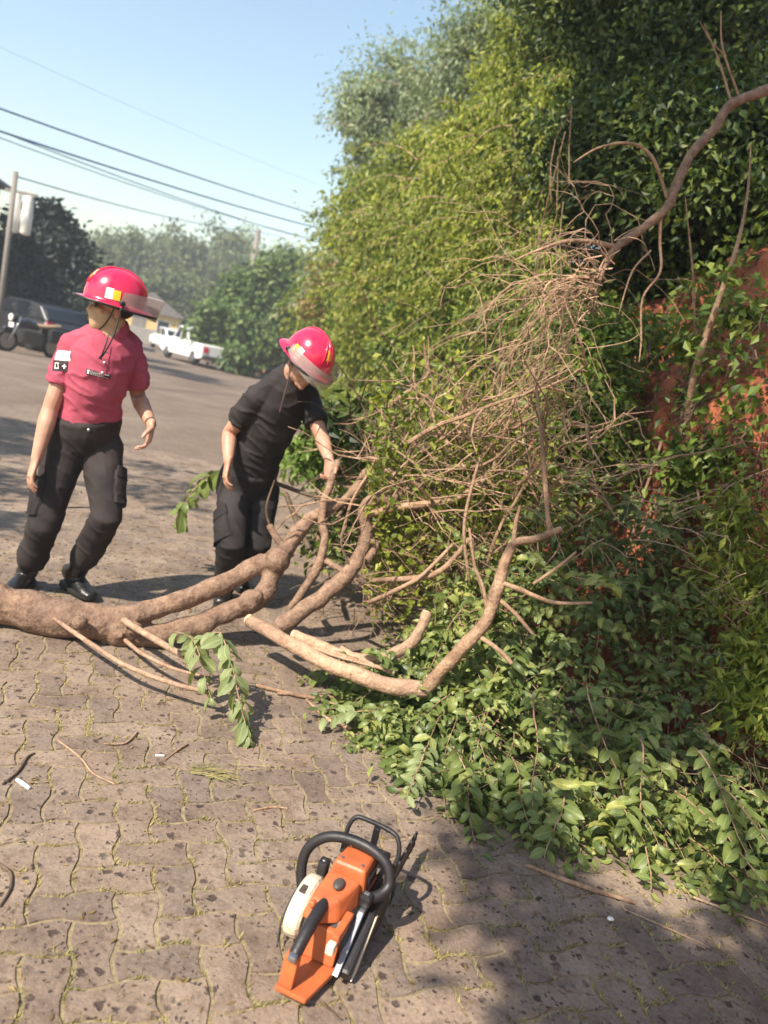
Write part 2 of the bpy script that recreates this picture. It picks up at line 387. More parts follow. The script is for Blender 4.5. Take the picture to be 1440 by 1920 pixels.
# kerb on the far left side, in lengths of about a metre
kerb_pts = [Vector((-2.95 - .40 * y, y, 0)) for y in range(4, 50, 1)]
km = MB(); L_ = (kerb_pts[1] - kerb_pts[0]).length
km.box((-.08, 0, -.03), (.08, L_ - .012, .11)); kme = km.mesh('kerb_stone', bevel=.015)
kme.materials.append(M['concrete'])
kerb = bpy.data.objects.new('kerb', None); C.objects.link(kerb); kerb.location = kerb_pts[0]; tag(kerb, 'concrete kerb along the left edge of the road', kind='structure')
ang = math.atan2(.40, 1)
for p in kerb_pts[:-1]:
    o = bpy.data.objects.new('kerb_stone', kme); C.objects.link(o); o.location = p; o.rotation_euler = (0, 0, ang); attach(o, kerb)

# --- interlocking pavers, herringbone of wavy-edged blocks
U = .106; LA = R(21); cl, sl = math.cos(LA), math.sin(LA)
def lat(i, j): return np.array([cl * i - sl * j, sl * i + cl * j]) * U + np.array([.1, 1.2])
def h01(*k):
    x = math.sin(sum(a * b for a, b in zip(k, (12.9898, 78.233, 37.719, 11.13)))) * 43758.5453; return x - math.floor(x)
def vtx(i, j): return np.array([i + (h01(i, j, 1) - .5) * .07, j + (h01(i, j, 2) - .5) * .07])
def edge(i, j, d):
    a = vtx(i, j); b = vtx(i + 1, j) if d == 0 else vtx(i, j + 1)
    t = b - a; n = np.array([-t[1], t[0]]); s = 1 if (i + j) % 2 == 0 else -1
    w = .085 * s
    q = lambda t_, k: a + t * t_ + n * (w + (h01(i, j, d, k) - .5) * .05)
    return [a, q(.3, 3), q(.68, 4)]
def edger(i, j, d):
    a, p, q = edge(i, j, d); b = vtx(i + 1, j) if d == 0 else vtx(i, j + 1)
    return [b, q, p]
cand = []
for i in range(-80, 80):
    for j in range(-12, 102):
        k = (i - j) % 4
        if k == 0:
            out = edge(i, j, 0) + edge(i + 1, j, 0) + edge(i + 2, j, 1) + edger(i + 1, j + 1, 0) + edger(i, j + 1, 0) + edger(i, j, 1)
            cc = lat(i + 1, j + .5)
        elif k == 3:
            out = edge(i, j, 0) + edge(i + 1, j, 1) + edge(i + 1, j + 1, 1) + edger(i, j + 2, 0) + edger(i, j + 1, 1) + edger(i, j, 1)
            cc = lat(i + .5, j + 1)
        else: continue
        if cc[1] < 1.0 or cc[1] > 9.5 or cc[0] > xb(cc[1]) + .1: continue
        px, py, z = project((cc[0], cc[1], 0))
        if not (-160 < px < 1600 and py < 2120): continue
        cand.append((math.hypot(cc[0], cc[1]), cc, out, i, j))
cand.sort(key=lambda c: c[0])
V_, F_, S_ = [], [], []; nv = 0
for n_, (dist, cc, out, i, j) in enumerate(cand):
    P = np.array([cl * out_[0] * 1.0 - sl * out_[1] for out_ in out]); Q = np.array([sl * out_[0] + cl * out_[1] for out_ in out])
    pts = np.stack([P, Q], 1) * U + np.array([.1, 1.2])
    prv = np.roll(pts, 1, 0); nxt = np.roll(pts, -1, 0)
    tg = nxt - prv; tg /= np.linalg.norm(tg, axis=1)[:, None]; inn = np.stack([-tg[:, 1], tg[:, 0]], 1)
    far_ = dist > 4.0; top = pts + inn * (.0022 if far_ else .0070); bot = pts + inn * (.0014 if far_ else .0034)
    tz = (h01(i, j, 5) - .5) * (.0012 if far_ else .004); tl_ = .003 if far_ else .02; ax_, ay_ = (h01(i, j, 6) - .5) * tl_, (h01(i, j, 7) - .5) * tl_
    zt = tz + (top - cc) @ np.array([ax_, ay_]); m = len(pts)
    vv = np.concatenate([np.c_[top, zt], np.c_[bot, np.full(m, -.0075 if far_ else -.0095)]])
    ff = [tuple(range(m))] + [(k + m, (k + 1) % m + m, (k + 1) % m, k) for k in range(m)]
    if n_ < 300:
        me = bpy.data.meshes.new('paver'); me.from_pydata([tuple(v) for v in vv], [], ff); me.update(); me.materials.append(M['paver'])
        o = bpy.data.objects.new('paver', me); C.objects.link(o); o.parent = road
    else:
        V_.append(vv)
        F_ += [k + nv for f in ff for k in f]; S_ += [len(f) for f in ff]; nv += len(vv)
o = np_mesh('paver_field', np.concatenate(V_), np.array(F_), M['paver'], road, sizes=np.array(S_)); tag(o, 'smaller pavers farther down the road', kind='stuff')

# joint bed under the pavers and dry moss growing in the joints
jb = MB(); jb.add([(-6.2, .6, -.0045), (2.6, .6, -.0045), (.7, 9.4, -.0045), (-6.2, 9.4, -.0045)], [(0, 1, 2, 3)])
jb = jb.build('joint_bed', M['joint'], road); tag(jb, 'sand in the joints between the pavers', kind='stuff')
jf = MB(); jf.add([(-6.2, 4.25, -.0013), (1.15, 4.25, -.0013), (.62, 9.4, -.0013), (-6.2, 9.4, -.0013)], [(0, 1, 2, 3)])
jf = jf.build('joint_fill', M['joint'], road); tag(jf, 'dust filling the joints farther down the road', kind='stuff')
mv, mf = [], []
for dist, cc, out, i, j in cand:
    if dist > 5.2: continue
    e = list(out)
    dens = noise.noise(Vector((cc[0] * 1.3, cc[1] * 1.3, 3.1))) * .5 + .5
    cnt = int((22 if dist < 3 else 10) * max(0, dens - .1) * 2.3 * random.random() * 1.6)
    for _ in range(cnt):
        a = random.randrange(len(e)); t = random.random(); q = e[a] * (1 - t) + e[(a + 1) % len(e)] * t
        if h01(round(q[0] * 2), round(q[1] * 2), 9) < .35: continue
        x = (cl * q[0] - sl * q[1]) * U + .1 + random.gauss(0, .003); y = (sl * q[0] + cl * q[1]) * U + 1.2 + random.gauss(0, .003)
        for _b in range(5):
            az = random.random() * 2 * PI; l = random.uniform(.006, .021); w = random.uniform(.0012, .0026)
            dx, dy = math.cos(az), math.sin(az); o_ = len(mv); bx, by = x + random.gauss(0, .004), y + random.gauss(0, .004)
            mv += [(bx - dy * w, by + dx * w, -.004), (bx + dy * w, by - dx * w, -.004), (bx + dx * l, by + dy * l, random.uniform(.001, .010))]
            mf.append((o_, o_ + 1, o_ + 2))
tag(np_mesh('joint_moss', np.array(mv), np.array(mf), M['moss']), 'dry yellow moss and grass in the paver joints', 'moss', kind='stuff')

# --- red clay bank on the right
OFF = [-.25, 0, .15, .35, .6, .85, 1.1, 1.5, 2.2, 4, 9]; HZ = [-.06, 0, .35, .95, 1.6, 2.2, 2.7, 3.0, 3.15, 3.3, 3.6]
ys = np.concatenate([np.arange(-6, 10, .09), np.arange(10, 60, 1.0)]); offs = np.concatenate([np.arange(-.25, 1.6, .06), [2, 2.6, 4, 9]])
V = []; F = []
for a, y in enumerate(ys):
    for b, o_ in enumerate(offs):
        z = float(np.interp(o_, OFF, HZ)); x = xb(y) + o_
        if o_ > -.2:
            nz = noise.fractal(Vector((x * 1.3, y * 1.3, z * 1.3)), .8, 2.1, 6)
            n5 = noise.noise(Vector((x * 5, y * 5, z * 4))) + .6 * noise.noise(Vector((x * 11, y * 11, z * 8))); x -= nz * .26 + n5 * .05; z += nz * .14 * min(1, max(0, o_) * 3)
        V.append((x, y, z))
nb = len(offs)
for a in range(len(ys) - 1):
    for b in range(nb - 1): F.append((a * nb + b, a * nb + b + 1, (a + 1) * nb + b + 1, (a + 1) * nb + b))
bank = np_mesh('bank', np.array(V), np.array(F), M['clay'], smooth=True); tag(bank, 'steep red clay bank along the right side of the road', kind='structure')
# ------------------------------------------------------------------ foliage
def unit(v): return v / (np.linalg.norm(v, axis=-1, keepdims=True) + 1e-9)
def leaves_simple(P, D, N, L, W, fold=.18):
    D = unit(D); N = unit(N - D * np.sum(N * D, 1, keepdims=True)); S = np.cross(D, N)
    L = L[:, None]; W = W[:, None]
    v = np.stack([P, P + D * L * .45 + S * W * .5 + N * W * fold, P + D * L - N * L * .08, P + D * L * .45 - S * W * .5 + N * W * fold], 1).reshape(-1, 3)
    b = np.arange(len(P))[:, None] * 4
    f = np.concatenate([b + [0, 1, 2], b + [0, 2, 3]])
    return v, f
def leaves_curled(P, D, N, L, W, curl):
    # 11 vertices a leaf: midrib of five stations, two margins of three
    D = unit(D); N = unit(N - D * np.sum(N * D, 1, keepdims=True)); S = np.cross(D, N)
    n = len(P); ts = np.array([0, .22, .5, .78, 1.0]); hw = np.array([0, .40, .5, .34, 0])
    mids = [P]; ang0 = -curl * .4
    for k in range(1, 5):
        a = (ang0 + curl * (ts[k - 1] + ts[k]) / 2 * 1.4)[:, None]
        mids.append(mids[-1] + (D * np.cos(a) - N * np.sin(a)) * (ts[k] - ts[k - 1]) * L[:, None])
    lr = []
    for k in (1, 2, 3):
        a = (ang0 + curl * ts[k] * 1.4)[:, None]; nn = N * np.cos(a) + D * np.sin(a)
        for s in (1, -1): lr.append(mids[k] + S * s * (hw[k] * W)[:, None] + nn * (.16 * W)[:, None])
    v = np.stack(mids + lr, 1).reshape(-1, 3); b = np.arange(n)[:, None] * 11
    tri = np.concatenate([b + t for t in ([0, 5, 1], [3, 9, 4], [0, 1, 6], [3, 4, 10],
          [1, 5, 7], [1, 7, 2], [2, 7, 9], [2, 9, 3], [1, 8, 6], [1, 2, 8], [2, 10, 8], [2, 3, 10])])
    return v, tri
RIB = np.array([1, 1, 1, 1, 1, 0, 0, 0, 0, 0, 0], np.float32)
def add_rib(me):
    at = me.attributes.new('rib', 'FLOAT', 'POINT'); at.data.foreach_set('value', np.tile(RIB, len(me.vertices) // 11))
def rdir(n): return unit(rng.normal(size=(n, 3)))

def crown_points(blobs, n, clump, shell=.55):
    # blobs: (centre, radius or (rx,ry,rz), weight)
    ws = np.array([b[2] if len(b) > 2 else np.mean(b[1]) ** 2 for b in blobs], float); ws /= ws.sum()
    P, O = [], []
    for (b, w) in zip(blobs, ws):
        c = np.array(b[0]); r = np.array(b[1]) * np.ones(3); k = max(int(n * w), 8); per = 120
        nc = max(k // per, 3); u = rdir(nc); rad = rng.uniform(shell, 1.06, (nc, 1)) * (1 + .26 * np.sin(u[:, :1] * 7 + c[0]) * np.cos(u[:, 2:] * 6 + c[1]))
        cc = c + u * rad * r
        idx = rng.integers(0, nc, k); q = cc[idx] + rng.normal(size=(k, 3)) * clump * rng.uniform(.45, 1.25, (nc, 1))[idx] * np.array([1, 1, .75])
        P.append(q); O.append(unit((q - c) / r))
    return np.concatenate(P), np.concatenate(O)
def crown(name, blobs, n, leaf, mat, parent, clump=.25, droop=.35, up=.5, wr=.5, shell=.55):
    P, O = crown_points(blobs, n, clump, shell); n = len(P)
    N = unit(O * .8 + np.array([0, 0, up]) + rng.normal(size=(n, 3)) * .5)
    D = unit(O * .5 + rng.normal(size=(n, 3)) * .8 + np.array([0, 0, -droop]))
    L = leaf * rng.uniform(.6, 1.35, n)
    v, f = leaves_simple(P, D, N, L, L * wr)
    return np_mesh(name, v, f, mat, parent)
def wobble(a, b, n, amp, seed=0):
    a, b = Vector(a), Vector(b); out = []
    for k in range(n + 1):
        t = k / n; p = a.lerp(b, t); s = math.sin(PI * t) if k < n else 0
        q = noise.noise_vector(Vector((t * 2.3 + seed, seed * 1.7, seed))) * amp * s
        out.append(p + q)
    return out
tseed = [0]
def tree(name, label, base, blobs, n, leaf, mat, cat='tree', trunk_r=.15, group=None, bark='bark', clump=.25, droop=.35, up=.5, wr=.5, shell=.55, limbs=True, dead=None):
    base = Vector(base); t = thing(name, label, cat, base, group)
    cen = Vector(np.mean([np.array(b[0]) for b in blobs], 0)); low = min(b[0][2] for b in blobs)
    fork = Vector((lerp(base.x, cen.x, .5), lerp(base.y, cen.y, .5), max(base.z + .25, lerp(base.z, low, .65))))
    tseed[0] += 1; s = tseed[0]
    m = MB(); m.tube(wobble(base - Vector((0, 0, .15)), fork, 6, trunk_r * 2, s), [trunk_r * x for x in (1.25, 1.05, .98, .93, .9, .86, .8)], 8)
    m.build('trunk', M[bark], t, smooth=True)
    if limbs:
        for k, b in enumerate(blobs):
            e = Vector(b[0]); q = MB()
            q.tube(wobble(fork - Vector((0, 0, .05)), e, 6, .35, s + k * 3.3), [trunk_r * x for x in (.6, .5, .42, .34, .27, .2, .1)], 6)
            rad = float(np.mean(b[1]))
            for z in range(4):
                d = Vector(rdir(1)[0]); d.z = abs(d.z) * .6
                st = fork.lerp(e, random.uniform(.6, 1)); q.tube(wobble(st, e + d * rad * .8, 4, .2, s + z), [trunk_r * x for x in (.22, .17, .13, .09, .05)], 5)
            q.build('limb', M[bark], t, smooth=True)
    c = crown('crown', blobs, n, leaf, mat, t, clump, droop, up, wr, shell)
    return t

def remesh(name, mb, voxel, smooth, mat, parent, fold=None, iters2=0):
    me = mb.mesh('tmp'); o = bpy.data.objects.new('tmp', me); C.objects.link(o)
    r = o.modifiers.new('r', 'REMESH'); r.mode = 'VOXEL'; r.voxel_size = voxel; r.use_smooth_shade = True
    s = o.modifiers.new('s', 'SMOOTH'); s.factor = .5; s.iterations = smooth
    dg = bpy.context.evaluated_depsgraph_get(); nm = bpy.data.meshes.new_from_object(o.evaluated_get(dg))
    bpy.data.objects.remove(o)
    nm.name = name
    if fold:
        nm.update(); n = len(nm.vertices); co = np.empty(n * 3, np.float32); no = np.empty(n * 3, np.float32)
        nm.vertices.foreach_get('co', co); nm.vertices.foreach_get('normal', no); co = co.reshape(-1, 3); no = no.reshape(-1, 3)
        d = np.array([fold(Vector(c)) for c in co], np.float32); co = co + no * d[:, None]
        nm.vertices.foreach_set('co', co.ravel()); nm.update()
    nm.polygons.foreach_set('use_smooth', [True] * len(nm.polygons))
    nm.materials.clear(); nm.materials.append(mat)
    return obj(name, nm, mat, parent)

# ------------------------------------------------------------------ far background
def pxblob(px, py, Y, rpx, asp=1.0, w=None):
    c = A(px, py, Y); r = rpx * Y / FPX
    return (tuple(c), (r, r, r * asp)) if w is None else (tuple(c), (r, r, r * asp), w)
def gbase(px, py, Y):
    p = A(px, py, Y); return (p.x, p.y, -.03)

# hillside of trees at the end of the road
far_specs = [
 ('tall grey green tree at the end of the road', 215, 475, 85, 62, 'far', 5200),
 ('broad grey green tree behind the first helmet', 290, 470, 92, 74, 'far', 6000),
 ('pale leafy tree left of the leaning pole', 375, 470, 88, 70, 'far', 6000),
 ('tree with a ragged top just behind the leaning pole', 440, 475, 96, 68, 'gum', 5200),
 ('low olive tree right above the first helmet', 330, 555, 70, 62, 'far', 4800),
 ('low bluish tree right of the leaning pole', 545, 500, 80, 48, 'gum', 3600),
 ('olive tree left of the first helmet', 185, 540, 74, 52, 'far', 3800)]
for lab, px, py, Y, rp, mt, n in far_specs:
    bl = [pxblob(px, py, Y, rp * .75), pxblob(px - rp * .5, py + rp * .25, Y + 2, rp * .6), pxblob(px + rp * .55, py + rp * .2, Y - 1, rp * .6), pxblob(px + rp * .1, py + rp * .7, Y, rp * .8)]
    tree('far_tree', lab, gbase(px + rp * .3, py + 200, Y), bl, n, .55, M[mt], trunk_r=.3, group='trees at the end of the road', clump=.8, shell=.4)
# dense round tree on the right of the road
bl = [pxblob(490, 560, 40, 62), pxblob(430, 600, 40, 52), pxblob(545, 590, 40, 55), pxblob(470, 640, 39, 62), pxblob(540, 655, 39, 45), pxblob(520, 520, 41, 42), pxblob(412, 640, 39.5, 34)]
tree('round_tree', 'dense dark green round tree above the second helmet', gbase(505, 720, 40), bl, 17000, .34, M['round'], trunk_r=.22, clump=.42, shell=.45)
# dark tree on the left, its shade painted into the leaf colour
bl = [pxblob(80, 440, 30, 58), pxblob(30, 500, 30, 72), pxblob(105, 500, 30, 66), pxblob(60, 570, 30, 70), pxblob(125, 560, 30, 46), pxblob(0, 580, 30, 60), pxblob(70, 520, 30, 70)]
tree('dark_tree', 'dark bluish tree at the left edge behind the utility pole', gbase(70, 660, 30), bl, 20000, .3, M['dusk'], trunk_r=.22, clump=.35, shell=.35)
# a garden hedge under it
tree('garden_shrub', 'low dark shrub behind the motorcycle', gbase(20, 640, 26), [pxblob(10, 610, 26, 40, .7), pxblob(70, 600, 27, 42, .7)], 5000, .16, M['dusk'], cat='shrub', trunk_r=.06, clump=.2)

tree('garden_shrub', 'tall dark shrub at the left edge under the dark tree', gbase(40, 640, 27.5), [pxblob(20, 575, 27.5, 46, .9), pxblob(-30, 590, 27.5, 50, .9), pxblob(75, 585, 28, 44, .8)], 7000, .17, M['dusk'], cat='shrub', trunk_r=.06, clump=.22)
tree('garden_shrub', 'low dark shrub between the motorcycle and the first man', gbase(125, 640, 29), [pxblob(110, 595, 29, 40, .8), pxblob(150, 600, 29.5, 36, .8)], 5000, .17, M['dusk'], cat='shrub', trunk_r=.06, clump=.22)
def house(name, label, c, w, d, h, rz, wallm, roofm, wins, roof_h=1.1, over=.4):
    t = thing(name, label, 'house', c); Mx = Matrix.Translation(c) @ Matrix.Rotation(rz, 4, 'Z')
    m = MB(); m.box((-w / 2, -d / 2, -.1), (w / 2, d / 2, h)); m.xf(Mx).build('wall', wallm, t)
    m = MB(); m.prism([(-w / 2 - over, h + .003), (w / 2 + over, h + .003), (w / 2 + over, h + .12), (0, h + roof_h), (-w / 2 - over, h + .12)], -d / 2 - over, d / 2 + over, 'y', None)
    m.xf(Mx).build('roof', roofm, t)
    for (x, z, ww, hh, kind) in wins:
        f = MB(); f.box((x - ww / 2 - .06, -d / 2 - .05, z - .06), (x + ww / 2 + .06, -d / 2 - .002, z + hh + .06)); fr = f.xf(Mx).build(kind, M['wallw'] if kind == 'window' else M['pole'], t)
        if kind == 'window':
            q = MB(); q.box((x - ww / 2, -d / 2 - .062, z), (x + ww / 2, -d / 2 - .048, z + hh)); q.xf(Mx).build('pane', M['glass'], fr)
    return t
p = A(-145, 480, 26)
house('white_house', 'white painted house cut off by the left picture edge', Vector((p.x - 1.0, p.y, 0)), 4.4, 6, 5.2, R(14), M['wallw'], M['wallg'], [(1.2, 3.6, .9, 1.2, 'window'), (-.8, 3.6, .9, 1.2, 'window'), (.4, .0, 1.0, 2.1, 'door')], .5)
p = A(308, 600, 66)
house('yellow_house', 'small yellow house beyond the first man\'s visor', Vector((p.x - 1.0, p.y, 0)), 4.4, 6, 2.4, R(15), M['wally'], M['roof'], [(1.1, .9, .9, 1.0, 'window'), (-.8, 0, .9, 2.0, 'door')], 1.6)
p = A(110, 560, 44)
house('low_house', 'low pale house behind the dark tree', Vector((p.x - .5, p.y, 0)), 7, 5, 2.5, R(18), M['wallg'], M['roof'], [(-1.8, .9, 1.1, 1.0, 'window'), (1.5, .9, 1.1, 1.0, 'window'), (0, 0, .9, 2.0, 'door')], 1.0)
def wall_seg(name, label, a, b, h, th, mat):
    a, b = Vector(a), Vector(b); d = b - a; n = Vector((-d.y, d.x, 0)).normalized() * th / 2
    m = MB(); m.add([a - n, b - n, b + n, a + n] + [q + Vector((0, 0, h)) for q in (a - n, b - n, b + n, a + n)], [(0,3,2,1),(4,5,6,7),(0,1,5,4),(1,2,6,5),(2,3,7,6),(3,0,4,7)])
    o = m.build(name, mat, bevel=.03); return tag(o, label, 'wall')
a = G(268, 648); b = G(335, 668)
wall_seg('garden_wall', 'low pale garden wall in front of the yellow house', (-23.2, 60, -.05), (-19.4, 61.5, -.05), 1.15, .2, M['concrete'])
yw = A(690, 735, 19.0); wall_seg('yellow_wall', 'yellow painted wall showing through the foot of the thicket', (yw.x - .42, yw.y, -.05), (yw.x + .75, yw.y - .8, -.05), 1.5, .18, M['wally'])
p = A(445, 680, 46); wall_seg('gate_wall', 'pale wall piece beside the parked pickup under the round tree', (p.x - .9, p.y, -.05), (p.x + .8, p.y - .4, -.05), 1.7, .15, M['wally'])

def pole(name, label, top, r, extras=True):
    t = thing(name, label, 'utility pole', (top.x, top.y, 0))
    m = MB(); m.tube([(top.x, top.y, -.1), (top.x, top.y, top.z * .5), (top.x, top.y, top.z)], [r * 1.25, r * 1.1, r], 10); m.build('post', M['pole'], t, smooth=True)
    if extras:
        m = MB(); m.box((top.x - .9, top.y - .06, top.z - .5), (top.x + .9, top.y - r - .003 + .02, top.z - .38)); m.build('cross_arm', M['pole'], t)
        for k in (-.8, -.35, .35, .8):
            m = MB(); m.tube([(top.x + k, top.y - .08, top.z - .38), (top.x + k, top.y - .08, top.z - .3), (top.x + k, top.y - .08, top.z - .2)], [.03, .055, .03], 8); m.build('insulator', M['cream'], t, smooth=True)
    return t
pl = A(30, 322, 22); pole('utility_pole', 'utility pole at the left edge in front of the white house', pl, .065, False)
tr = thing('transformer', 'pale transformer box mounted near the left utility pole', 'transformer', A(42, 460, 23))
pc = A(40, 385, 23)
for dx in (-.16, .2):
    m = MB(); m.tube([pc + Vector((dx, 0, -.75)), pc + Vector((dx, 0, -.3)), pc + Vector((dx, 0, .25))], [.15, .16, .13], 10, .4); m.build('tank', M['wallw'], tr, smooth=True)
m = MB(); m.box(pc + Vector((-.5, -.05, .3)), pc + Vector((.42, .05, .38))); m.box(pc + Vector((-.46, .2, -3.9)), pc + Vector((-.38, .28, .5))); m.build('bracket', M['pole'], tr)
pm = A(485, 430, 52); pole('utility_pole', 'thin brown utility pole standing behind the round tree', pm, .17, False)
wires = [('upper cable of the four crossing the sky', (-60, 182, 15), (760, 446, 42), .020, -.4), ('second cable from the top crossing the sky', (-60, 226, 15), (760, 462, 42), .022, -.5),
         ('third cable, running close below the second one', (-60, 222, 16.5), (740, 484, 44), .014, -.75), ('lowest cable, from the left pole to the thin far pole', None, None, .02, -.5), ('faint thin cable high above the others', (-60, 60, 22), (780, 410, 50), .004, -.6), ('thin cable just below the uppermost thick one', (-60, 236, 17), (750, 475, 45), .012, -.9)]
for lab, a, b, r, sag in wires:
    pa = A(*a) if a else pl - Vector((0, 0, .12)); pb = A(*b) if b else pm - Vector((0, 0, .15))
    ext = pb + (pb - pa) * .3
    pts = [pa.lerp(pb, k / 24) + Vector((0, 0, sag * 4 * (k / 24) * (1 - k / 24) * .5)) for k in range(25)]
    if not a: pts.append(ext)
    m = MB(); m.tube(pts, r, 5); o = m.build('overhead_cable', M['wire'], smooth=True); tag(o, lab, 'cable', 'overhead cables')

# ------------------------------------------------------------------ vehicles
def rprof(pts): return pts
def wheel(parent, Mx, x, y, r, w):
    m = MB(); m.tube([(x - w / 2, y, r), (x - w * .35, y, r), (x + w * .35, y, r), (x + w / 2, y, r)], [r * .88, r, r, r * .88], 18, ref=(0, 0, 1)); o = m.xf(Mx).build('wheel', M['tyre'], parent, smooth=True)
    m = MB(); s = 1 if x > 0 else -1
    m.tube([(x + s * w * .3, y, r), (x + s * (w / 2 + .01), y, r)], [r * .6, r * .5], 14, ref=(0, 0, 1)); m.xf(Mx).build('rim', M['metal'], o)
def vehicle(name, label, cat, loc, rz, kind, paint):
    t = thing(name, label, cat, loc); Mx = Matrix.Translation(loc) @ Matrix.Rotation(rz, 4, 'Z')
    # local: y forward, x right
    if kind == 'pickup':
        L, W_, = 5.2, 1.85
        body = [(-2.6, .45), (-2.6, 1.08), (-2.5, 1.12), (-.55, 1.12), (-.5, 1.15), (1.1, 1.16), (2.35, 1.05), (2.6, .9), (2.62, .45), (2.2, .32), (-2.2, .36)]
        cab = [(-.62, 1.12), (-.45, 1.72), (-.1, 1.80), (.65, 1.78), (1.35, 1.16)]
        glass = [(-.42, 1.17), (-.30, 1.64), (-.02, 1.70), (.58, 1.69), (1.08, 1.17)]
        ws = [(-1.6), (1.65)]
    else:
        L, W_ = 4.1, 1.72
        body = [(-2.0, .4), (-2.03, .85), (-1.9, .98), (1.0, .98), (1.85, .82), (2.02, .62), (2.0, .38), (1.6, .28), (-1.6, .3)]
        cab = [(-1.88, .97), (-1.45, 1.42), (-.9, 1.5), (.25, 1.48), (1.02, .97)]
        glass = [(-1.55, 1.0), (-1.25, 1.37), (-.8, 1.43), (.2, 1.41), (.78, 1.0)]
        ws = [-1.25, 1.3]
    m = MB(); m.prism(body, -W_ / 2, W_ / 2, 'x'); b = m.xf(Mx).build('body', paint, t, bevel=.07, seg=3)
    m = MB(); m.prism(cab, -W_ / 2 + .1, W_ / 2 - .1, 'x'); m.xf(Mx).build('cab', paint, t, bevel=.08, seg=3)
    for s in (-1, 1):
        m = MB(); x = s * (W_ / 2 - .1); m.prism(glass, x - .012, x + .012, 'x'); w = m.xf(Mx).build('side_window', M['glass'], t)
        m = MB(); c = glass[1][0] * .35 + glass[3][0] * .65; m.box((x - .02, c - .04, glass[0][1]), (x + .02, c + .04, glass[2][1])); m.xf(Mx).build('pillar', paint, w)
    # windscreens, front and rear, slanted sheets
    for (a, bq, nm) in ((cab[3], cab[4], 'windscreen'), (cab[1], cab[0], 'rear_window')):
        a2 = Vector((0, a[0], a[1])); b2 = Vector((0, bq[0], bq[1])); d = (b2 - a2); nn = Vector((0, d.z, -d.y)).normalized(); 
        if (nm == 'windscreen') != (nn.y > 0): nn = -nn
        p0 = a2 + d * .12 + nn * .012; p1 = a2 + d * .86 + nn * .012; h = W_ / 2 - .2; ex = nn * .015
        m = MB(); vs_ = [p0 + Vector((-h, 0, 0)), p0 + Vector((h, 0, 0)), p1 + Vector((h + .03, 0, 0)), p1 + Vector((-h - .03, 0, 0))]
        m.add(vs_ + [v + ex for v in vs_], [(0,3,2,1),(4,5,6,7),(0,1,5,4),(1,2,6,5),(2,3,7,6),(3,0,4,7)]); m.xf(Mx).build(nm, M['glass'], t)
    for y in ws:
        for s in (-1, 1): wheel(t, Mx, s * (W_ / 2 - .12), y, .36 if kind == 'pickup' else .3, .24)
    y0, y1 = body[0][0], max(q[0] for q in body)
    for (y, nm) in ((y0 - .05, 'bumper'), (y1 + .02, 'bumper')):
        m = MB(); m.box((-W_ / 2 + .05, y - .06, .38), (W_ / 2 - .05, y + .06, .6)); m.xf(Mx).build(nm, M['cardark'] if kind != 'pickup' else M['dgrey'], t, bevel=.03)
    for s in (-1, 1):
        m = MB(); m.box((s * .72 - .12, y0 - .02, .72), (s * .72 + .12, y0 + .03, .98)); m.xf(Mx).build('tail_light', M['helmet'], t)
        m = MB(); m.box((s * .68 - .16, y1 - .16, .66), (s * .68 + .16, y1 + .004, .82)); m.xf(Mx).build('headlight', M['white'], t)
    return t
p = G(356, 682); vehicle('parked_pickup', 'white pickup truck parked nearest under the round tree', 'pickup truck', Vector((p.x - .1, p.y + 1.2, -.012)), R(40), 'pickup', M['carwhite'])
p = G(312, 658); vehicle('parked_car', 'white car parked just behind the white pickup', 'car', Vector((p.x - .2, p.y + 1.0, -.012)), R(33), 'car', M['carwhite'])
p = A(150, 590, 33); vehicle('parked_car', 'white car half hidden behind the first man\'s shoulder', 'car', Vector((p.x - .3, p.y, -.03)), R(75), 'car', M['carwhite'])
p = A(60, 600, 25); vehicle('parked_car', 'dark car parked behind the motorcycle on the left', 'car', Vector((p.x, p.y, -.03)), R(60), 'car', M['cardark'])
# parked motorcycle seen from the front
p = G(56, 664); t = thing('motorcycle', 'dark motorcycle with tan seat parked on the left verge', 'motorcycle', Vector((p.x, p.y, -.03)))
Mx = Matrix.Translation((p.x, p.y, -.03)) @ Matrix.Rotation(R(148), 4, 'Z') @ Matrix.Scale(1.05, 4)
for y, nm in ((.68, 'wheel'), (-.62, 'wheel')):
    m = MB(); pts = [(0, y + math.cos(a) * .25, .30 + math.sin(a) * .25) for a in [2 * PI * k / 24 for k in range(25)]]; m.tube(pts, .055, 8, ref=(1, 0, 0)); w = m.xf(Mx).build(nm, M['tyre'], t, smooth=True)
    m = MB(); m.tube([(-.03, y, .30), (.03, y, .30)], [.2, .2], 18, ref=(0, 0, 1)); m.xf(Mx).build('rim', M['metal'], w)
for s_ in (-1, 1):
    m = MB(); m.tube([(s_ * .1, .68, .30), (s_ * .1, .5, .72), (s_ * .1, .42, .95)], [.03, .032, .03], 8); m.xf(Mx).build('fork', M['metal'], t, smooth=True)
    m = MB(); m.tube([(s_ * .1, .40, .98), (s_ * .3, .36, 1.02), (s_ * .42, .26, 1.0)], [.018, .018, .024], 8); m.xf(Mx).build('handlebar', M['rim'], t, smooth=True)
    m = MB(); m.tube([(s_ * .32, .36, 1.02), (s_ * .36, .38, 1.18)], .008, 6); m.ell((s_ * .38, .38, 1.22), .075, .02, .05); m.xf(Mx).build('mirror', M['rim'], t, smooth=True)
m = MB(); m.ell((0, .56, .90), .12, .10, .12); hl = m.xf(Mx).build('headlight', M['rim'], t, smooth=True); m = MB(); m.ell((0, .645, .90), .095, .03, .095); m.xf(Mx).build('lens', M['white'], hl, smooth=True)
m = MB(); m.box((-.11, .60, .66), (.11, .615, .78)); m.xf(Mx).build('number_plate', M['white'], t, bevel=.004)
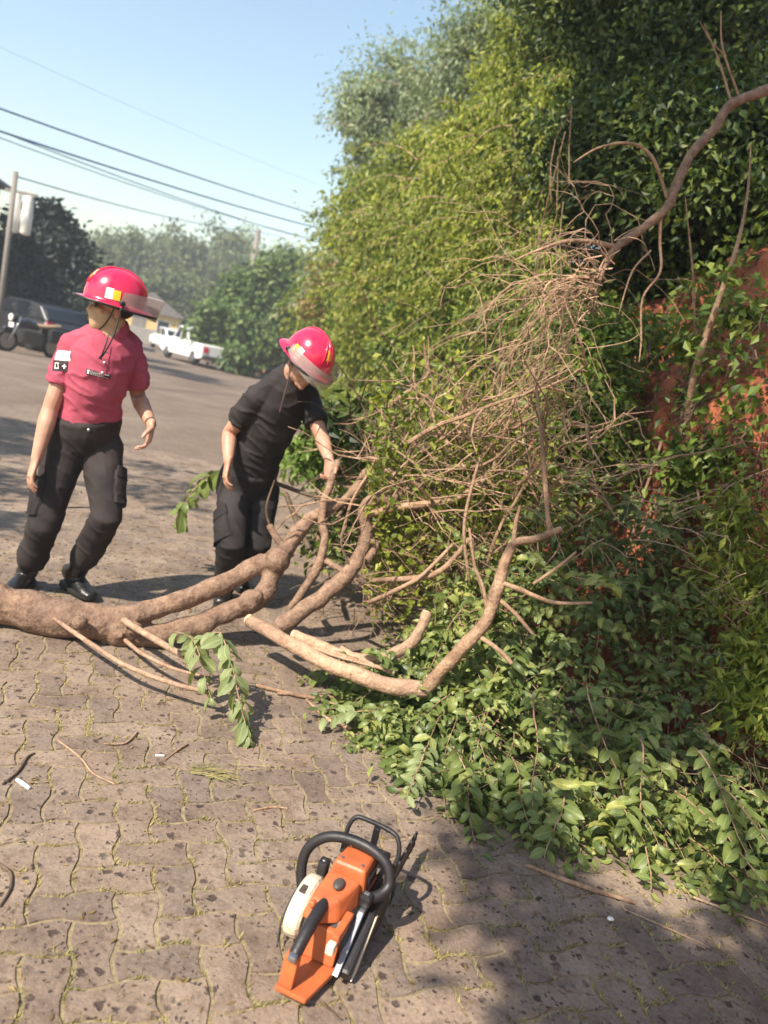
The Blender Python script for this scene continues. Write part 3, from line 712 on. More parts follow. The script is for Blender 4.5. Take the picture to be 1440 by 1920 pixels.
m = MB(); m.loft([((0, .42, .78), (.09, 0, 0), (0, 0, .1)), ((0, .2, .82), (.16, 0, 0), (0, 0, .14)), ((0, -.05, .78), (.13, 0, 0), (0, 0, .11)), ((0, -.15, .74), (.08, 0, 0), (0, 0, .06))], 16, .5); m.xf(Mx).build('tank', M['cardark'], t, smooth=True)
m = MB(); m.loft([((0, -.1, .80), (.11, 0, 0), (0, 0, .06)), ((0, -.4, .82), (.14, 0, 0), (0, 0, .06)), ((0, -.75, .88), (.11, 0, 0), (0, 0, .05))], 16, .6); m.xf(Mx).build('seat', M['tan'], t, smooth=True)
m = MB(); m.box((-.15, -.25, .28), (.15, .3, .62)); m.xf(Mx).build('engine', M['dgrey'], t, bevel=.04)
m = MB(); m.loft([((0, .74, .6), (.09, 0, 0), (0, .1, .03)), ((0, .66, .64), (.09, 0, 0), (0, .14, .02))], 12, .3); m.xf(Mx).build('mudguard', M['cardark'], t, smooth=True)
m = MB(); m.box((-.34, -.8, .42), (-.14, -.35, .78)); m.box((.14, -.8, .42), (.34, -.35, .78)); m.xf(Mx).build('pannier', M['cardark'], t, bevel=.03)
# ------------------------------------------------------------------ thicket on the bank
def bank_pt(px, py, off):                # point on the sight line that lies `off` metres behind the foot of the bank
    lo, hi = 2.5, 60.0
    f = lambda Y: A(px, py, Y).x - (xb(Y) + off)
    Ys = np.linspace(lo, hi, 240); v = [f(y) for y in Ys]
    for a in range(len(Ys) - 1):
        if v[a] < 0 <= v[a + 1]:
            return A(px, py, Ys[a])
    return A(px, py, 20.0)
def bblob(px, py, off, rpx, asp=1.0):
    p = bank_pt(px, py, off); d = (p - CP).dot(fwd); r = rpx * d / FPX
    return (tuple(p), (r, r, r * asp))
def pb(px, py, Y, rpx, asp=1.0): return pxblob(px, py, Y, rpx, asp)
def thicket(name, label, blobs, n, leaf, mat, **kw):
    c = np.mean([b[0] for b in blobs], 0); y = float(c[1]); x = max(float(c[0]), xb(y) + 2.0)
    z = float(np.interp(x - xb(y), OFF, HZ))
    if c[2] - .3 < z: x, z = xb(y) + .25, .5
    return tree(name, label, (x, y, z), blobs, n, leaf, mat, **kw)

# skyline: bluish trees far along the bank
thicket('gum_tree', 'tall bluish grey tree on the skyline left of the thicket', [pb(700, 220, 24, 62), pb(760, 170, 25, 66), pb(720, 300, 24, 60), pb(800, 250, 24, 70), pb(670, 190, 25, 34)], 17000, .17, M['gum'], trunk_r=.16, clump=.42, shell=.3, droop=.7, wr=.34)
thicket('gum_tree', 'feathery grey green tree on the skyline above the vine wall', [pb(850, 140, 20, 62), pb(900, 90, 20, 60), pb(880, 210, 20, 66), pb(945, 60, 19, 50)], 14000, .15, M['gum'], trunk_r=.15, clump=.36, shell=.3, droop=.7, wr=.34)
thicket('vine_tree', 'yellow green vine draped tree behind the pale stem', [pb(965, 110, 13.5, 62), pb(960, 210, 13, 70), pb(905, 260, 14, 64), pb(1000, 40, 13, 46), pb(830, 300, 15, 62)], 12800, .105, M['vine'], trunk_r=.12, clump=.24, droop=.9, wr=.42)
thicket('vine_tree', 'brown flecked vine covered tree at the left end of the thicket', [pb(625, 530, 25, 44), pb(600, 600, 24, 34), pb(650, 470, 24, 46), pb(655, 590, 22, 52)], 9000, .18, M['vine'], trunk_r=.13, clump=.4, droop=.7)
thicket('creeper_tree', 'creeper covered bush at the left end above the yellow wall', [pb(690, 560, 18, 60), pb(700, 650, 17.5, 55), pb(655, 660, 19, 40), pb(740, 600, 16.5, 60)], 11000, .14, M['ivy'], cat='bush', trunk_r=.1, clump=.3)
thicket('creeper_tree', 'sunlit creeper tree in the middle of the thicket', [pb(720, 420, 16, 68), pb(790, 370, 15, 70), pb(760, 480, 14.5, 66), pb(840, 430, 13, 70), pb(690, 380, 17, 42)], 13600, .13, M['vine'], trunk_r=.13, clump=.27)
thicket('creeper_tree', 'bright leafy bush below the middle of the thicket', [pb(800, 560, 11.5, 70), pb(860, 510, 11, 70), pb(790, 650, 11.5, 64), pb(870, 610, 10, 72), pb(830, 700, 10.5, 56)], 12800, .105, M['ivy'], cat='bush', trunk_r=.09, clump=.2)
thicket('creeper_tree', 'leafy vine wall under the pale hanging stem', [pb(930, 400, 10, 78), pb(940, 300, 10.5, 72), pb(990, 350, 9, 72), pb(920, 500, 9.2, 74), pb(1000, 460, 8, 66)], 15200, .095, M['vine'], trunk_r=.09, clump=.2)
thicket('creeper_tree', 'dense green bush behind the dry hanging twigs', [pb(960, 600, 7.8, 76), pb(930, 700, 8, 66), pb(1030, 560, 7, 70), pb(1010, 660, 7, 66), pb(880, 760, 8.6, 48)], 12000, .08, M['ivy'], cat='bush', trunk_r=.07, clump=.16)
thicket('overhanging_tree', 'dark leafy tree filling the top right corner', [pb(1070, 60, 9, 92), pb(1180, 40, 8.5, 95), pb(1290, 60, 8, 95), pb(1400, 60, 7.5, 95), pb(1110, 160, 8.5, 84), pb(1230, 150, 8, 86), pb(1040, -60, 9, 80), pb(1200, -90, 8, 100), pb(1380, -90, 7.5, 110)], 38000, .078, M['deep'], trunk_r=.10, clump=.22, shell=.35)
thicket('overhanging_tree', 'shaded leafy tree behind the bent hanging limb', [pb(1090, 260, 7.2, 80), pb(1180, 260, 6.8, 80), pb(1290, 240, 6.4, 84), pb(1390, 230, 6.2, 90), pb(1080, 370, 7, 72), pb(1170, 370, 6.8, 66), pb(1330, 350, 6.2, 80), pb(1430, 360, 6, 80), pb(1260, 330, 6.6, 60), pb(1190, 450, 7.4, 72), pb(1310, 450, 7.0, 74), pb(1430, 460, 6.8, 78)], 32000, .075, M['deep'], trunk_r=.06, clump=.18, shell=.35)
thicket('ivy_bush', 'green ivy bush below the dry hanging twigs', [pb(1090, 660, 5.4, 62), pb(1060, 750, 5.2, 66), pb(1130, 720, 5.3, 62), pb(1100, 820, 5, 66), pb(1170, 640, 5.5, 42), pb(1030, 640, 5.8, 46)], 11000, .062, M['ivy'], cat='bush', trunk_r=.04, clump=.11)
thicket('leafy_sapling', 'sunlit leafy shoots on the clay bank at the right edge', [pb(1330, 860, 4.3, 46, .6), pb(1400, 880, 4.2, 48, .7), pb(1270, 880, 4.4, 36, .6), pb(1420, 800, 4.4, 34)], 1500, .075, M['ivy'], cat='shrub', trunk_r=.02, clump=.11)
thicket('leafy_sapling', 'small pale leaved shoot beside the slanting stem', [pb(1295, 640, 4.6, 20), pb(1300, 665, 4.6, 15)], 130, .07, M['vine'], cat='shrub', trunk_r=.01, clump=.05, limbs=False)
thicket('leafy_sapling', 'shaded green shoot high on the clay bank', [pb(1385, 575, 4.6, 28), pb(1410, 590, 4.6, 20)], 220, .07, M['ivy'], cat='shrub', trunk_r=.01, clump=.07, limbs=False)
# creeper spread over the bank itself
n = 52000; yy = 4.6 + rng.random(n) ** 1.5 * 30; oo = rng.uniform(-.1, 3.2, n)
xx = np.interp(yy, BY, BX) + oo; zz = np.interp(oo, OFF, HZ) + rng.uniform(-.05, .5, n)
keep = ~((yy < 5.6) & (zz < 2.6) & (rng.random(n) < .84)); keep &= np.array([noise.noise(Vector((a * .9, b * .9, c * .9))) > -.22 for a, b, c in zip(xx, yy, zz)])
P = np.stack([xx, yy, zz], 1)[keep]; n = len(P)
L = np.interp(P[:, 1], [4, 8, 30], [.07, .10, .24]) * rng.uniform(.6, 1.3, n)
v, f = leaves_simple(P, unit(rng.normal(size=(n, 3)) + [-.5, -.3, -.6]), unit(rng.normal(size=(n, 3)) * .6 + [-.7, -.4, .6]), L, L * .55)
tag(np_mesh('bank_creeper', v, f, M['ivy']), 'green creeper spread over the bank', 'creeper', kind='stuff')
Pc, Lc_ = [], []
for k in range(16):
    px = random.uniform(1170, 1470); py = random.uniform(470, 900); b = bank_pt(px, py, random.uniform(.1, .75)); b = b - ray(px, py).normalized() * .08
    m_ = random.randrange(10, 45); Pc.append(np.array(b) + rng.normal(size=(m_, 3)) * [.09, .07, .11]); Lc_.append(rng.uniform(.03, .085, m_))
P = np.concatenate(Pc); L = np.concatenate(Lc_); n = len(P)
v, f = leaves_simple(P, unit(rng.normal(size=(n, 3)) + [-.4, -.4, -.5]), unit(rng.normal(size=(n, 3)) * .6 + [-.6, -.5, .5]), L, L * .6)
tag(np_mesh('bank_seedlings', v, f, M['ivy']), 'scattered leafy seedlings on the red clay', 'seedlings', kind='stuff')
# hanging vine strands over the thicket front
hv = MB()
for k in range(150):
    px = random.uniform(640, 1080); py = random.uniform(180, 640); b = bank_pt(px, py, random.uniform(-.3, .2))
    l = random.uniform(.5, 1.8) * (.6 + b.y * .03); r = .0022 * b.y * .35
    hv.tube([b + Vector((random.gauss(0, .05), random.gauss(0, .05), -l * q)) for q in (0, .3, .6, 1)], [r, r, r, r * .5], 3)
tag(hv.build('hanging_vines', M['twig']), 'thin dry vine strands hanging over the thicket', 'vines', kind='stuff')

# leafy strands hanging down the front of the thicket
Ps_, Ls_ = [], []
for k in range(560):
    px = random.uniform(650, 1060); top_ = np.interp(px, [650, 800, 1000, 1060], [420, 260, 60, 60]); py = random.uniform(top_, 700)
    Y = float(np.interp(px, [640, 720, 800, 900, 1000, 1070], [17.5, 14.6, 11.6, 9.2, 7.8, 7.0])) * random.uniform(.86, 1.05); Y += 1.8 * max(0, (420 - py) / 420)
    c0 = A(px, py, Y); l = random.uniform(.4, 1.5) * (.55 + Y * .045); m_ = random.randrange(22, 60)
    t_ = rng.random(m_); q = np.array(c0) + np.stack([rng.normal(0, .055, m_) * (1.3 - t_) * (.5 + Y * .06), rng.normal(0, .055, m_), -t_ * l], 1)
    Ps_.append(q); Ls_.append(np.full(m_, .0095 * Y) * rng.uniform(.6, 1.25, m_))
P = np.concatenate(Ps_); L = np.concatenate(Ls_); n = len(P)
v, f = leaves_simple(P, unit(rng.normal(size=(n, 3)) * .55 + [-.25, -.3, -1]), unit(rng.normal(size=(n, 3)) * .45 + [-.55, -.6, .5]), L, L * .45)
tag(np_mesh('vine_strands', v, f, M['vine']), 'leafy yellow green vine strands hanging down the thicket', 'vines', kind='stuff')
sp_m = MB()
def spray_set(name, label, spots, mat, k_leaf, lab_cat='foliage'):
    Ps, Ls, Ds = [], [], []
    for (px, py, Y, dx, dz, ln) in spots:
        p = A(px, py, Y); v = Vector((dx, random.gauss(-.35, .35), dz)).normalized(); st = 9; ds = ln / st; pts = [p.copy()]
        for q in range(st):
            v = (v + Vector((random.gauss(0, .12), random.gauss(0, .12), -.16))).normalized(); p = p + v * ds; pts.append(p.copy())
        sp_m.tube(pts, [.0009 * Y * (1 - .08 * q) for q in range(st + 1)], 3)
        for q in range(1, st + 1):
            m_ = random.randrange(5, 11); Ps.append(np.array(pts[q]) + rng.normal(size=(m_, 3)) * ds * .45); Ds.append(np.tile(np.array(v), (m_, 1))); Ls.append(rng.uniform(.6, 1.25, m_) * k_leaf * Y)
    P = np.concatenate(Ps); L = np.concatenate(Ls); D = np.concatenate(Ds); n = len(P)
    v, f = leaves_simple(P, unit(D * .5 + rng.normal(size=(n, 3)) * .6 + [0, 0, -.5]), unit(rng.normal(size=(n, 3)) * .5 + [-.4, -.5, .6]), L, L * .42)
    tag(np_mesh(name, v, f, mat), label, lab_cat, kind='stuff')
edge_pts = [(950, 40, 19), (905, 80, 20), (850, 110, 20), (790, 130, 22), (740, 150, 24), (690, 185, 24), (665, 220, 24), (670, 290, 23), (690, 350, 20), (670, 400, 18), (640, 450, 21), (600, 540, 23), (595, 600, 22)]
spots = []
for k in range(120):
    a_ = random.random() * (len(edge_pts) - 1); i_ = int(a_); q = [lerp(edge_pts[i_][z], edge_pts[i_ + 1][z], a_ - i_) for z in range(3)]
    spots.append((q[0] + random.uniform(5, 60), q[1] + random.uniform(0, 50), q[2], random.gauss(-.75, .4), random.gauss(.75, .35), random.uniform(.5, 1.7)))
spray_set('skyline_sprays', 'feathery leaf sprays along the skyline of the thicket', spots, M['gum'], .0075)
spots = []
for k in range(120):
    px = random.uniform(690, 1060); top_ = np.interp(px, [650, 800, 1000, 1060], [430, 280, 70, 60]); py = random.uniform(top_, 680)
    Y = float(np.interp(px, [640, 720, 800, 900, 1000, 1070], [17.5, 14.6, 11.6, 9.2, 7.8, 7.0])) * random.uniform(.86, .97) + 1.8 * max(0, (420 - py) / 420)
    spots.append((px, py, Y, random.gauss(-.7, .5), random.gauss(.45, .35), random.uniform(.4, 1.1) * (.5 + Y * .05)))
spray_set('arching_sprays', 'arching yellow green sprays standing out from the thicket', spots, M['vine'], .0085)
tag(sp_m.build('spray_stems', M['twig']), 'thin stems of the arching sprays', 'stems', kind='stuff')
thicket('dead_vine', 'brown dead vine patch at the left end of the thicket', [pb(608, 560, 21, 24, 1.5), pb(630, 640, 20, 26, 1.3), pb(652, 520, 21, 20, 1.5), pb(600, 680, 20, 20)], 2600, .15, M['dry'], cat='vine', trunk_r=.03, clump=.3)
# pale bare stems in the thicket
def stem_thing(name, label, pts, rad, mat, cat='stem', n=7, group=None):
    m = MB(); q = smooth_path(pts, 4); rr = np.interp(np.linspace(0, 1, len(q)), np.linspace(0, 1, len(rad)), rad)
    m.tube(q, list(rr), n, .5); o = m.build(name, mat, smooth=True); return tag(o, label, cat, group)
def smooth_path(pts, sub=4):
    pts = [Vector(p) for p in pts]; out = []
    for k in range(len(pts) - 1):
        p0 = pts[max(k - 1, 0)]; p1 = pts[k]; p2 = pts[k + 1]; p3 = pts[min(k + 2, len(pts) - 1)]
        for s in range(sub):
            t = s / sub; t2, t3 = t * t, t * t * t
            out.append(.5 * ((2 * p1) + (p2 - p0) * t + (2 * p0 - 5 * p1 + 4 * p2 - p3) * t2 + (3 * p1 - p0 - 3 * p2 + p3) * t3))
    out.append(pts[-1]); return out
stem_thing('bare_stem', 'pale upright stem rising out of the vine wall', [A(1012, 400, 9.4), A(1018, 300, 9.3), A(1022, 200, 9.2), A(1036, 110, 9.2), A(1046, 60, 9.2)], [.05, .045, .04, .03], M['peeled'])
stem_thing('bare_stem', 'slanting pale sapling stem on the red clay bank', [A(1288, 800, 4.5), A(1300, 710, 4.4), A(1325, 625, 4.35), A(1355, 540, 4.35), A(1385, 450, 4.4), A(1402, 360, 4.5), A(1408, 270, 4.6)], [.02, .02, .016, .012, .008, .003], M['twig'])
stem_thing('bare_stem', 'thin upright stem in the dark hollow of the bank', [A(1312, 680, 4.6), A(1302, 600, 4.6), A(1300, 520, 4.6), A(1292, 440, 4.6), A(1285, 370, 4.6)], [.011, .009, .007, .005, .002], M['twig'])
stem_thing('bare_stem', 'curving bare shoot beside the second helmet', [A(722, 770, 5.6), A(750, 745, 5.6), A(785, 722, 5.6), A(803, 700, 5.6), A(798, 675, 5.6), A(795, 640, 5.6)], [.02, .017, .012, .005], M['twig'])

# tree behind and left of the camera, overhead: its crown shades the lower right of the picture
def sunward(T, s): return Vector(T) + to_sun * s
sh = []
for (px, py, z, s, r) in [(1300, 1880, 0, 6.0, .34), (1140, 1760, 0, 6.2, .22), (1010, 1690, 0, 6.4, .2), (980, 1560, 0, 6.4, .2), (1180, 1900, 0, 6.2, .24), (1420, 1780, 0, 6.2, .22), (880, 1660, 0, 6.6, .12), (1070, 1850, 0, 6.4, .2), (1440, 1930, 0, 6.0, .3)]:
    sh.append((tuple(sunward(G(px, py, z), s)), (r, r, r * .7)))
for (px, py, Y, s, r) in [(1180, 1180, 3.3, 6.4, .36), (1280, 1080, 3.4, 6.6, .4), (1130, 1060, 3.7, 6.8, .28), (1230, 1290, 3.1, 6.4, .34), (1340, 1200, 3.2, 6.6, .36), (1110, 1290, 3.0, 6.8, .24), (1190, 960, 3.9, 6.8, .3), (1300, 960, 3.8, 6.8, .3), (1240, 560, 4.8, 7.2, .46), (1330, 500, 4.8, 7.4, .44), (1200, 420, 5.2, 7.4, .5), (1400, 420, 5.2, 7.4, .55), (1180, 700, 4.8, 7.6, .3), (1380, 1010, 3.8, 7.4, .3), (1080, 120, 8, 8.5, .5), (1200, 100, 7.6, 8.5, .6), (1350, 100, 7.2, 8.5, .6), (1140, 260, 7, 8.2, .45), (1280, 240, 6.6, 8.2, .5), (1400, 260, 6.2, 8, .5), (1080, 420, 6.8, 8.2, .35)]:
    sh.append((tuple(sunward(A(px, py, Y), s)), (r, r, r * .7)))
tree('street_tree', 'overhanging street tree whose leaf shade dapples the lower right', (2.0, -3.2, -.03), sh, 27000, .10, M['deep'], trunk_r=.05, clump=.1, shell=.2)
# tree left of the frame whose shade lies across the road behind the men
sh = []
for (px, py, s, r) in [(10, 800, 7.5, .95), (-40, 840, 7.0, .9), (40, 830, 7.0, .5), (-120, 880, 7.2, .9), (300, 880, 7.2, .22), (250, 925, 7.4, .26), (370, 915, 7.2, .22), (330, 945, 7.6, .2), (200, 860, 7.4, .2), (60, 930, 7.2, .25), (-20, 960, 7.0, .3)]:
    sh.append((tuple(sunward(G(px, py), s)), (r, r, r * .4)))
tree('roadside_tree', 'roadside tree beyond the left edge whose shade crosses the road', (-11.5, 5.2, -.03), sh, 7000, .13, M['ivy'], trunk_r=.08, clump=.16, shell=.2)
sh = [(tuple(sunward(G(px, py), 21)), (r, r, r * .5)) for (px, py, r) in [(300, 690, 1.5), (270, 672, 1.5), (340, 700, 1.2), (370, 712, 1.0)]]
tree('roadside_tree', 'far roadside tree shading the road by the parked cars', (-25, 14, -.03), sh, 5000, .25, M['ivy'], trunk_r=.12, clump=.4, shell=.2)

# ------------------------------------------------------------------ the fallen tree
LK = .80
def cut_face(parent, a, b, r, name='cut_face'):
    d = (Vector(b) - Vector(a)).normalized(); m = MB(); m.tube([Vector(b) - d * .01, Vector(b) + d * .003 + d * r * .26], [r * .98, r * .95], 14); m.build(name, M['cutwood'], parent)
def limb_px(mb, spec, n=10, sub=5, knots=0.0, seed=0):
    # spec: (px, py, Y, radius px); Y None = resting on the ground
    pts, rad = [], []
    for px, py, Y, r in spec:
        if Y is None:
            z = .02; 
            for _ in range(4):
                p = G(px, py, z); z = r * (p - CP).dot(fwd) / FPX * .92
            p = G(px, py, z)
        else: p = A(px, py, Y)
        pts.append(p); rad.append(LK * r * (p - CP).dot(fwd) / FPX)
    q = smooth_path(pts, sub); rr = np.interp(np.linspace(0, len(pts) - 1, len(q)), range(len(pts)), rad)
    rr = [a * (1 + knots * noise.noise(Vector((k * .45, seed, 1.5)))) for k, a in enumerate(rr)]
    q = [p + noise.noise_vector(Vector((k * .35, seed * 2.1, .3))) * rr[k] * .22 for k, p in enumerate(q)]
    mb.tube(q, rr, n, .25); return q, rr
fallen = thing('fallen_tree', 'fallen brown tree trunk forking into bare limbs across the paving', 'fallen tree', G(100, 1200))
m = MB(); limb_px(m, [(-190, 1080, 3.42, 42), (-80, 1105, 3.42, 42), (20, 1138, 3.44, 44), (110, 1160, 3.46, 45), (190, 1172, 3.5, 40), (240, 1184, 3.53, 34)], 18, 6, .10, 1)
limb_px(m, [(150, 1150, 3.48, 28), (230, 1157, 3.52, 27), (310, 1137, 3.6, 25), (380, 1112, 3.7, 24), (440, 1084, 3.82, 23), (496, 1056, 3.92, 23)], 16, 6, .1, 2)
limb_px(m, [(200, 1182, 3.52, 32), (270, 1190, 3.55, 30), (340, 1182, 3.62, 28), (400, 1160, 3.7, 25), (450, 1140, 3.78, 24), (487, 1122, 3.84, 25), (512, 1078, 3.9, 21), (538, 1030, 3.95, 19), (570, 985, 4.0, 18), (606, 958, 4.05, 16), (650, 936, 4.12, 13), (690, 880, 4.2, 9)], 16, 6, .14, 3)
for kx, ky, kY, kr in ((150, 1168, 3.36, 16), (255, 1180, 3.45, 14), (226, 1192, 3.42, 9), (520, 1050, 3.9, 26), (470, 1128, 3.76, 24), (482, 1118, 3.74, 14)):
    pk_ = A(kx, ky, kY); m.ell(pk_, kr * kY / FPX, kr * kY / FPX, kr * kY / FPX, None, 12, 8)
def bark_rough(p):
    q = Vector((p.x * 5, p.y * 16, p.z * 16)); return .0045 * noise.fractal(q, .9, 2.0, 4) + .004 * noise.noise(p * 9)
trunk = remesh('trunk', m, .0085, 6, M['bark'], fallen, bark_rough)
m = MB(); limb_px(m, [(545, 1140, 3.86, 8), (572, 1103, 3.88, 10), (597, 1060, 3.9, 11), (609, 1015, 3.93, 10), (604, 975, 3.97, 9.5), (606, 945, 4.0, 9.5), (617, 915, 4.03, 9), (626, 886, 4.06, 8.5), (634, 866, 4.09, 8)], 12, 5, .16, 4)
held = m.build('branch', M['bark'], fallen, smooth=True)
m = MB(); limb_px(m, [(522, 1178, 3.66, 21), (565, 1147, 3.7, 20), (612, 1112, 3.76, 19), (648, 1082, 3.8, 18), (672, 1045, 3.84, 16), (688, 1000, 3.88, 15), (683, 960, 3.9, 15), (700, 938, 3.92, 14.5), (738, 934, 3.95, 14), (775, 915, 3.98, 13.5), (803, 888, 4.0, 13)], 14, 6, .12, 5)
m.build('limb', M['bark'], fallen, smooth=True)
small = [  # bare side branches: (spec, material)
 ([(545, 1045, 3.96, 10), (520, 1010, 3.98, 9), (505, 985, 4.0, 8)], 'bark'), ([(505, 985, 4.0, 4), (500, 950, 4.0, 3), (515, 900, 4.0, 2)], 'dtwig'),
 ([(690, 1015, 3.88, 9), (705, 1022, 3.85, 9), (690, 1050, 3.83, 10)], 'bark'), ([(612, 1052, 3.9, 8), (640, 1068, 3.85, 8), (655, 1075, 3.82, 7)], 'bark'),
 ([(692, 966, 3.88, 9), (740, 952, 3.86, 9), (800, 946, 3.84, 9), (855, 936, 3.84, 8), (900, 905, 3.86, 7), (930, 865, 3.9, 6), (950, 800, 3.95, 5), (965, 745, 4.0, 4)], 'twig'),
 ([(700, 1088, 3.7, 6), (780, 1084, 3.65, 8), (830, 1068, 3.6, 7), (880, 1010, 3.6, 5)], 'twig'), ([(690, 1130, 3.66, 5), (740, 1108, 3.6, 6), (790, 1080, 3.6, 5), (850, 1020, 3.65, 4)], 'twig'),
 ([(730, 920, 4.0, 6), (740, 890, 4.02, 6), (790, 850, 4.06, 7), (830, 810, 4.1, 6), (838, 795, 4.1, 5)], 'twig'), ([(838, 795, 4.1, 4), (880, 765, 4.1, 3), (896, 750, 4.1, 2)], 'twig'),
 ([(740, 890, 4.02, 5), (728, 880, 4.0, 4), (745, 925, 3.98, 4)], 'twig'), ([(700, 850, 4.3, 10), (722, 820, 4.32, 9), (738, 790, 4.35, 7), (735, 765, 4.4, 5)], 'bark'),
 ([(690, 1000, 3.86, 3), (720, 960, 3.84, 3), (760, 890, 3.84, 2)], 'twig'), ([(640, 1010, 3.95, 4), (660, 940, 3.95, 4), (700, 870, 4.0, 3), (720, 800, 4.05, 2)], 'twig'),
 ([(535, 925, 4.4, 6), (560, 985, 4.3, 7), (580, 1030, 4.2, 6)], 'dtwig'), ([(515, 905, 4.5, 5), (570, 925, 4.5, 5), (640, 945, 4.4, 4)], 'dtwig'),
 ([(655, 1060, 3.8, 3), (640, 1020, 3.8, 3), (650, 985, 3.8, 2)], 'dtwig'), ([(880, 1090, 3.5, 4), (870, 1000, 3.5, 4), (880, 930, 3.55, 4), (900, 860, 3.6, 3)], 'twig'),
 ([(910, 1120, 3.45, 5), (890, 1060, 3.5, 4), (885, 1010, 3.5, 4)], 'twig')]
for k, (sp, mt) in enumerate(small):
    m = MB(); limb_px(m, sp, 8, 5, .1, 20 + k); m.build('branch', M[mt], fallen, smooth=True)

cut_face(fallen, A(775, 915, 3.98), A(803, 888, 4.0), 13 * LK * 4 / FPX); cut_face(fallen, A(440, 1084, 3.82), A(496, 1056, 3.92), 22 * LK * 3.9 / FPX); cut_face(fallen, A(626, 886, 4.06), A(634, 866, 4.09), 8 * LK * 4.09 / FPX)
# separate cut limbs
cut = thing('cut_limb', 'pale peeled limb lying on the paving and bending upright at right', 'branch', G(790, 1310))
m = MB(); limb_px(m, [(468, 1163, 3.62, 15), (540, 1204, 3.46, 17), (620, 1246, 3.32, 18), (700, 1277, 3.23, 19), (760, 1290, 3.2, 20), (800, 1292, 3.2, 19)], 14, 6, .1, 40); m.build('log', M['peeled'], cut, smooth=True); cut_face(cut, A(540, 1204, 3.46), A(468, 1163, 3.62), 15 * LK * 3.6 / FPX)
m = MB(); limb_px(m, [(795, 1292, 3.2, 17), (832, 1252, 3.18, 16), (872, 1210, 3.17, 16), (910, 1165, 3.18, 15), (932, 1105, 3.2, 15), (945, 1060, 3.22, 13), (962, 1020, 3.24, 10), (1000, 1012, 3.26, 9), (1030, 1000, 3.28, 9), (1052, 992, 3.3, 8)], 12, 6, .12, 41); m.build('limb', M['twig'], cut, smooth=True)
for k, sp in enumerate([[(1030, 998, 3.28, 6), (1024, 930, 3.3, 6), (1018, 850, 3.34, 5), (1012, 780, 3.4, 4), (1000, 690, 3.5, 3)], [(962, 1020, 3.24, 6), (968, 975, 3.26, 5), (975, 950, 3.28, 3)], [(935, 1090, 3.2, 6), (985, 1110, 3.15, 6), (1040, 1130, 3.1, 5), (1110, 1130, 3.1, 3)], [(930, 1120, 3.2, 6), (965, 1150, 3.15, 5), (1000, 1190, 3.1, 4)], [(895, 1190, 3.18, 7), (930, 1215, 3.12, 6), (960, 1245, 3.08, 5)], [(915, 1150, 3.2, 5), (905, 1100, 3.24, 5), (890, 1060, 3.26, 4), (880, 990, 3.3, 3)], [(1000, 1095, 3.2, 4), (1050, 1060, 3.2, 4), (1080, 1035, 3.22, 3)]]):
    m = MB(); limb_px(m, sp, 8, 5, .1, 50 + k); m.build('branch', M['twig'], cut, smooth=True)
cut2 = thing('cut_limb', 'split pale branch lying just behind the peeled limb', 'branch', G(620, 1230))
m = MB(); limb_px(m, [(552, 1190, 3.5, 12), (610, 1215, 3.42, 13), (660, 1232, 3.38, 13), (700, 1236, 3.37, 14), (745, 1222, 3.4, 14), (780, 1195, 3.45, 13), (800, 1150, 3.5, 12)], 12, 6, .12, 60); m.build('log', M['peeled'], cut2, smooth=True); cut_face(cut2, A(610, 1215, 3.42), A(552, 1190, 3.5), 12 * LK * 3.5 / FPX); cut_face(cut2, A(780, 1195, 3.45), A(800, 1150, 3.5), 12 * LK * 3.5 / FPX)
for k, sp in enumerate([[(640, 1215, 3.42, 6), (690, 1243, 3.34, 6), (740, 1262, 3.28, 4)], [(560, 1205, 3.46, 3), (630, 1230, 3.36, 4), (720, 1255, 3.3, 3)]]):
    m = MB(); limb_px(m, sp, 8, 5, .1, 64 + k); m.build('splinter', M['peeled'], cut2, smooth=True)
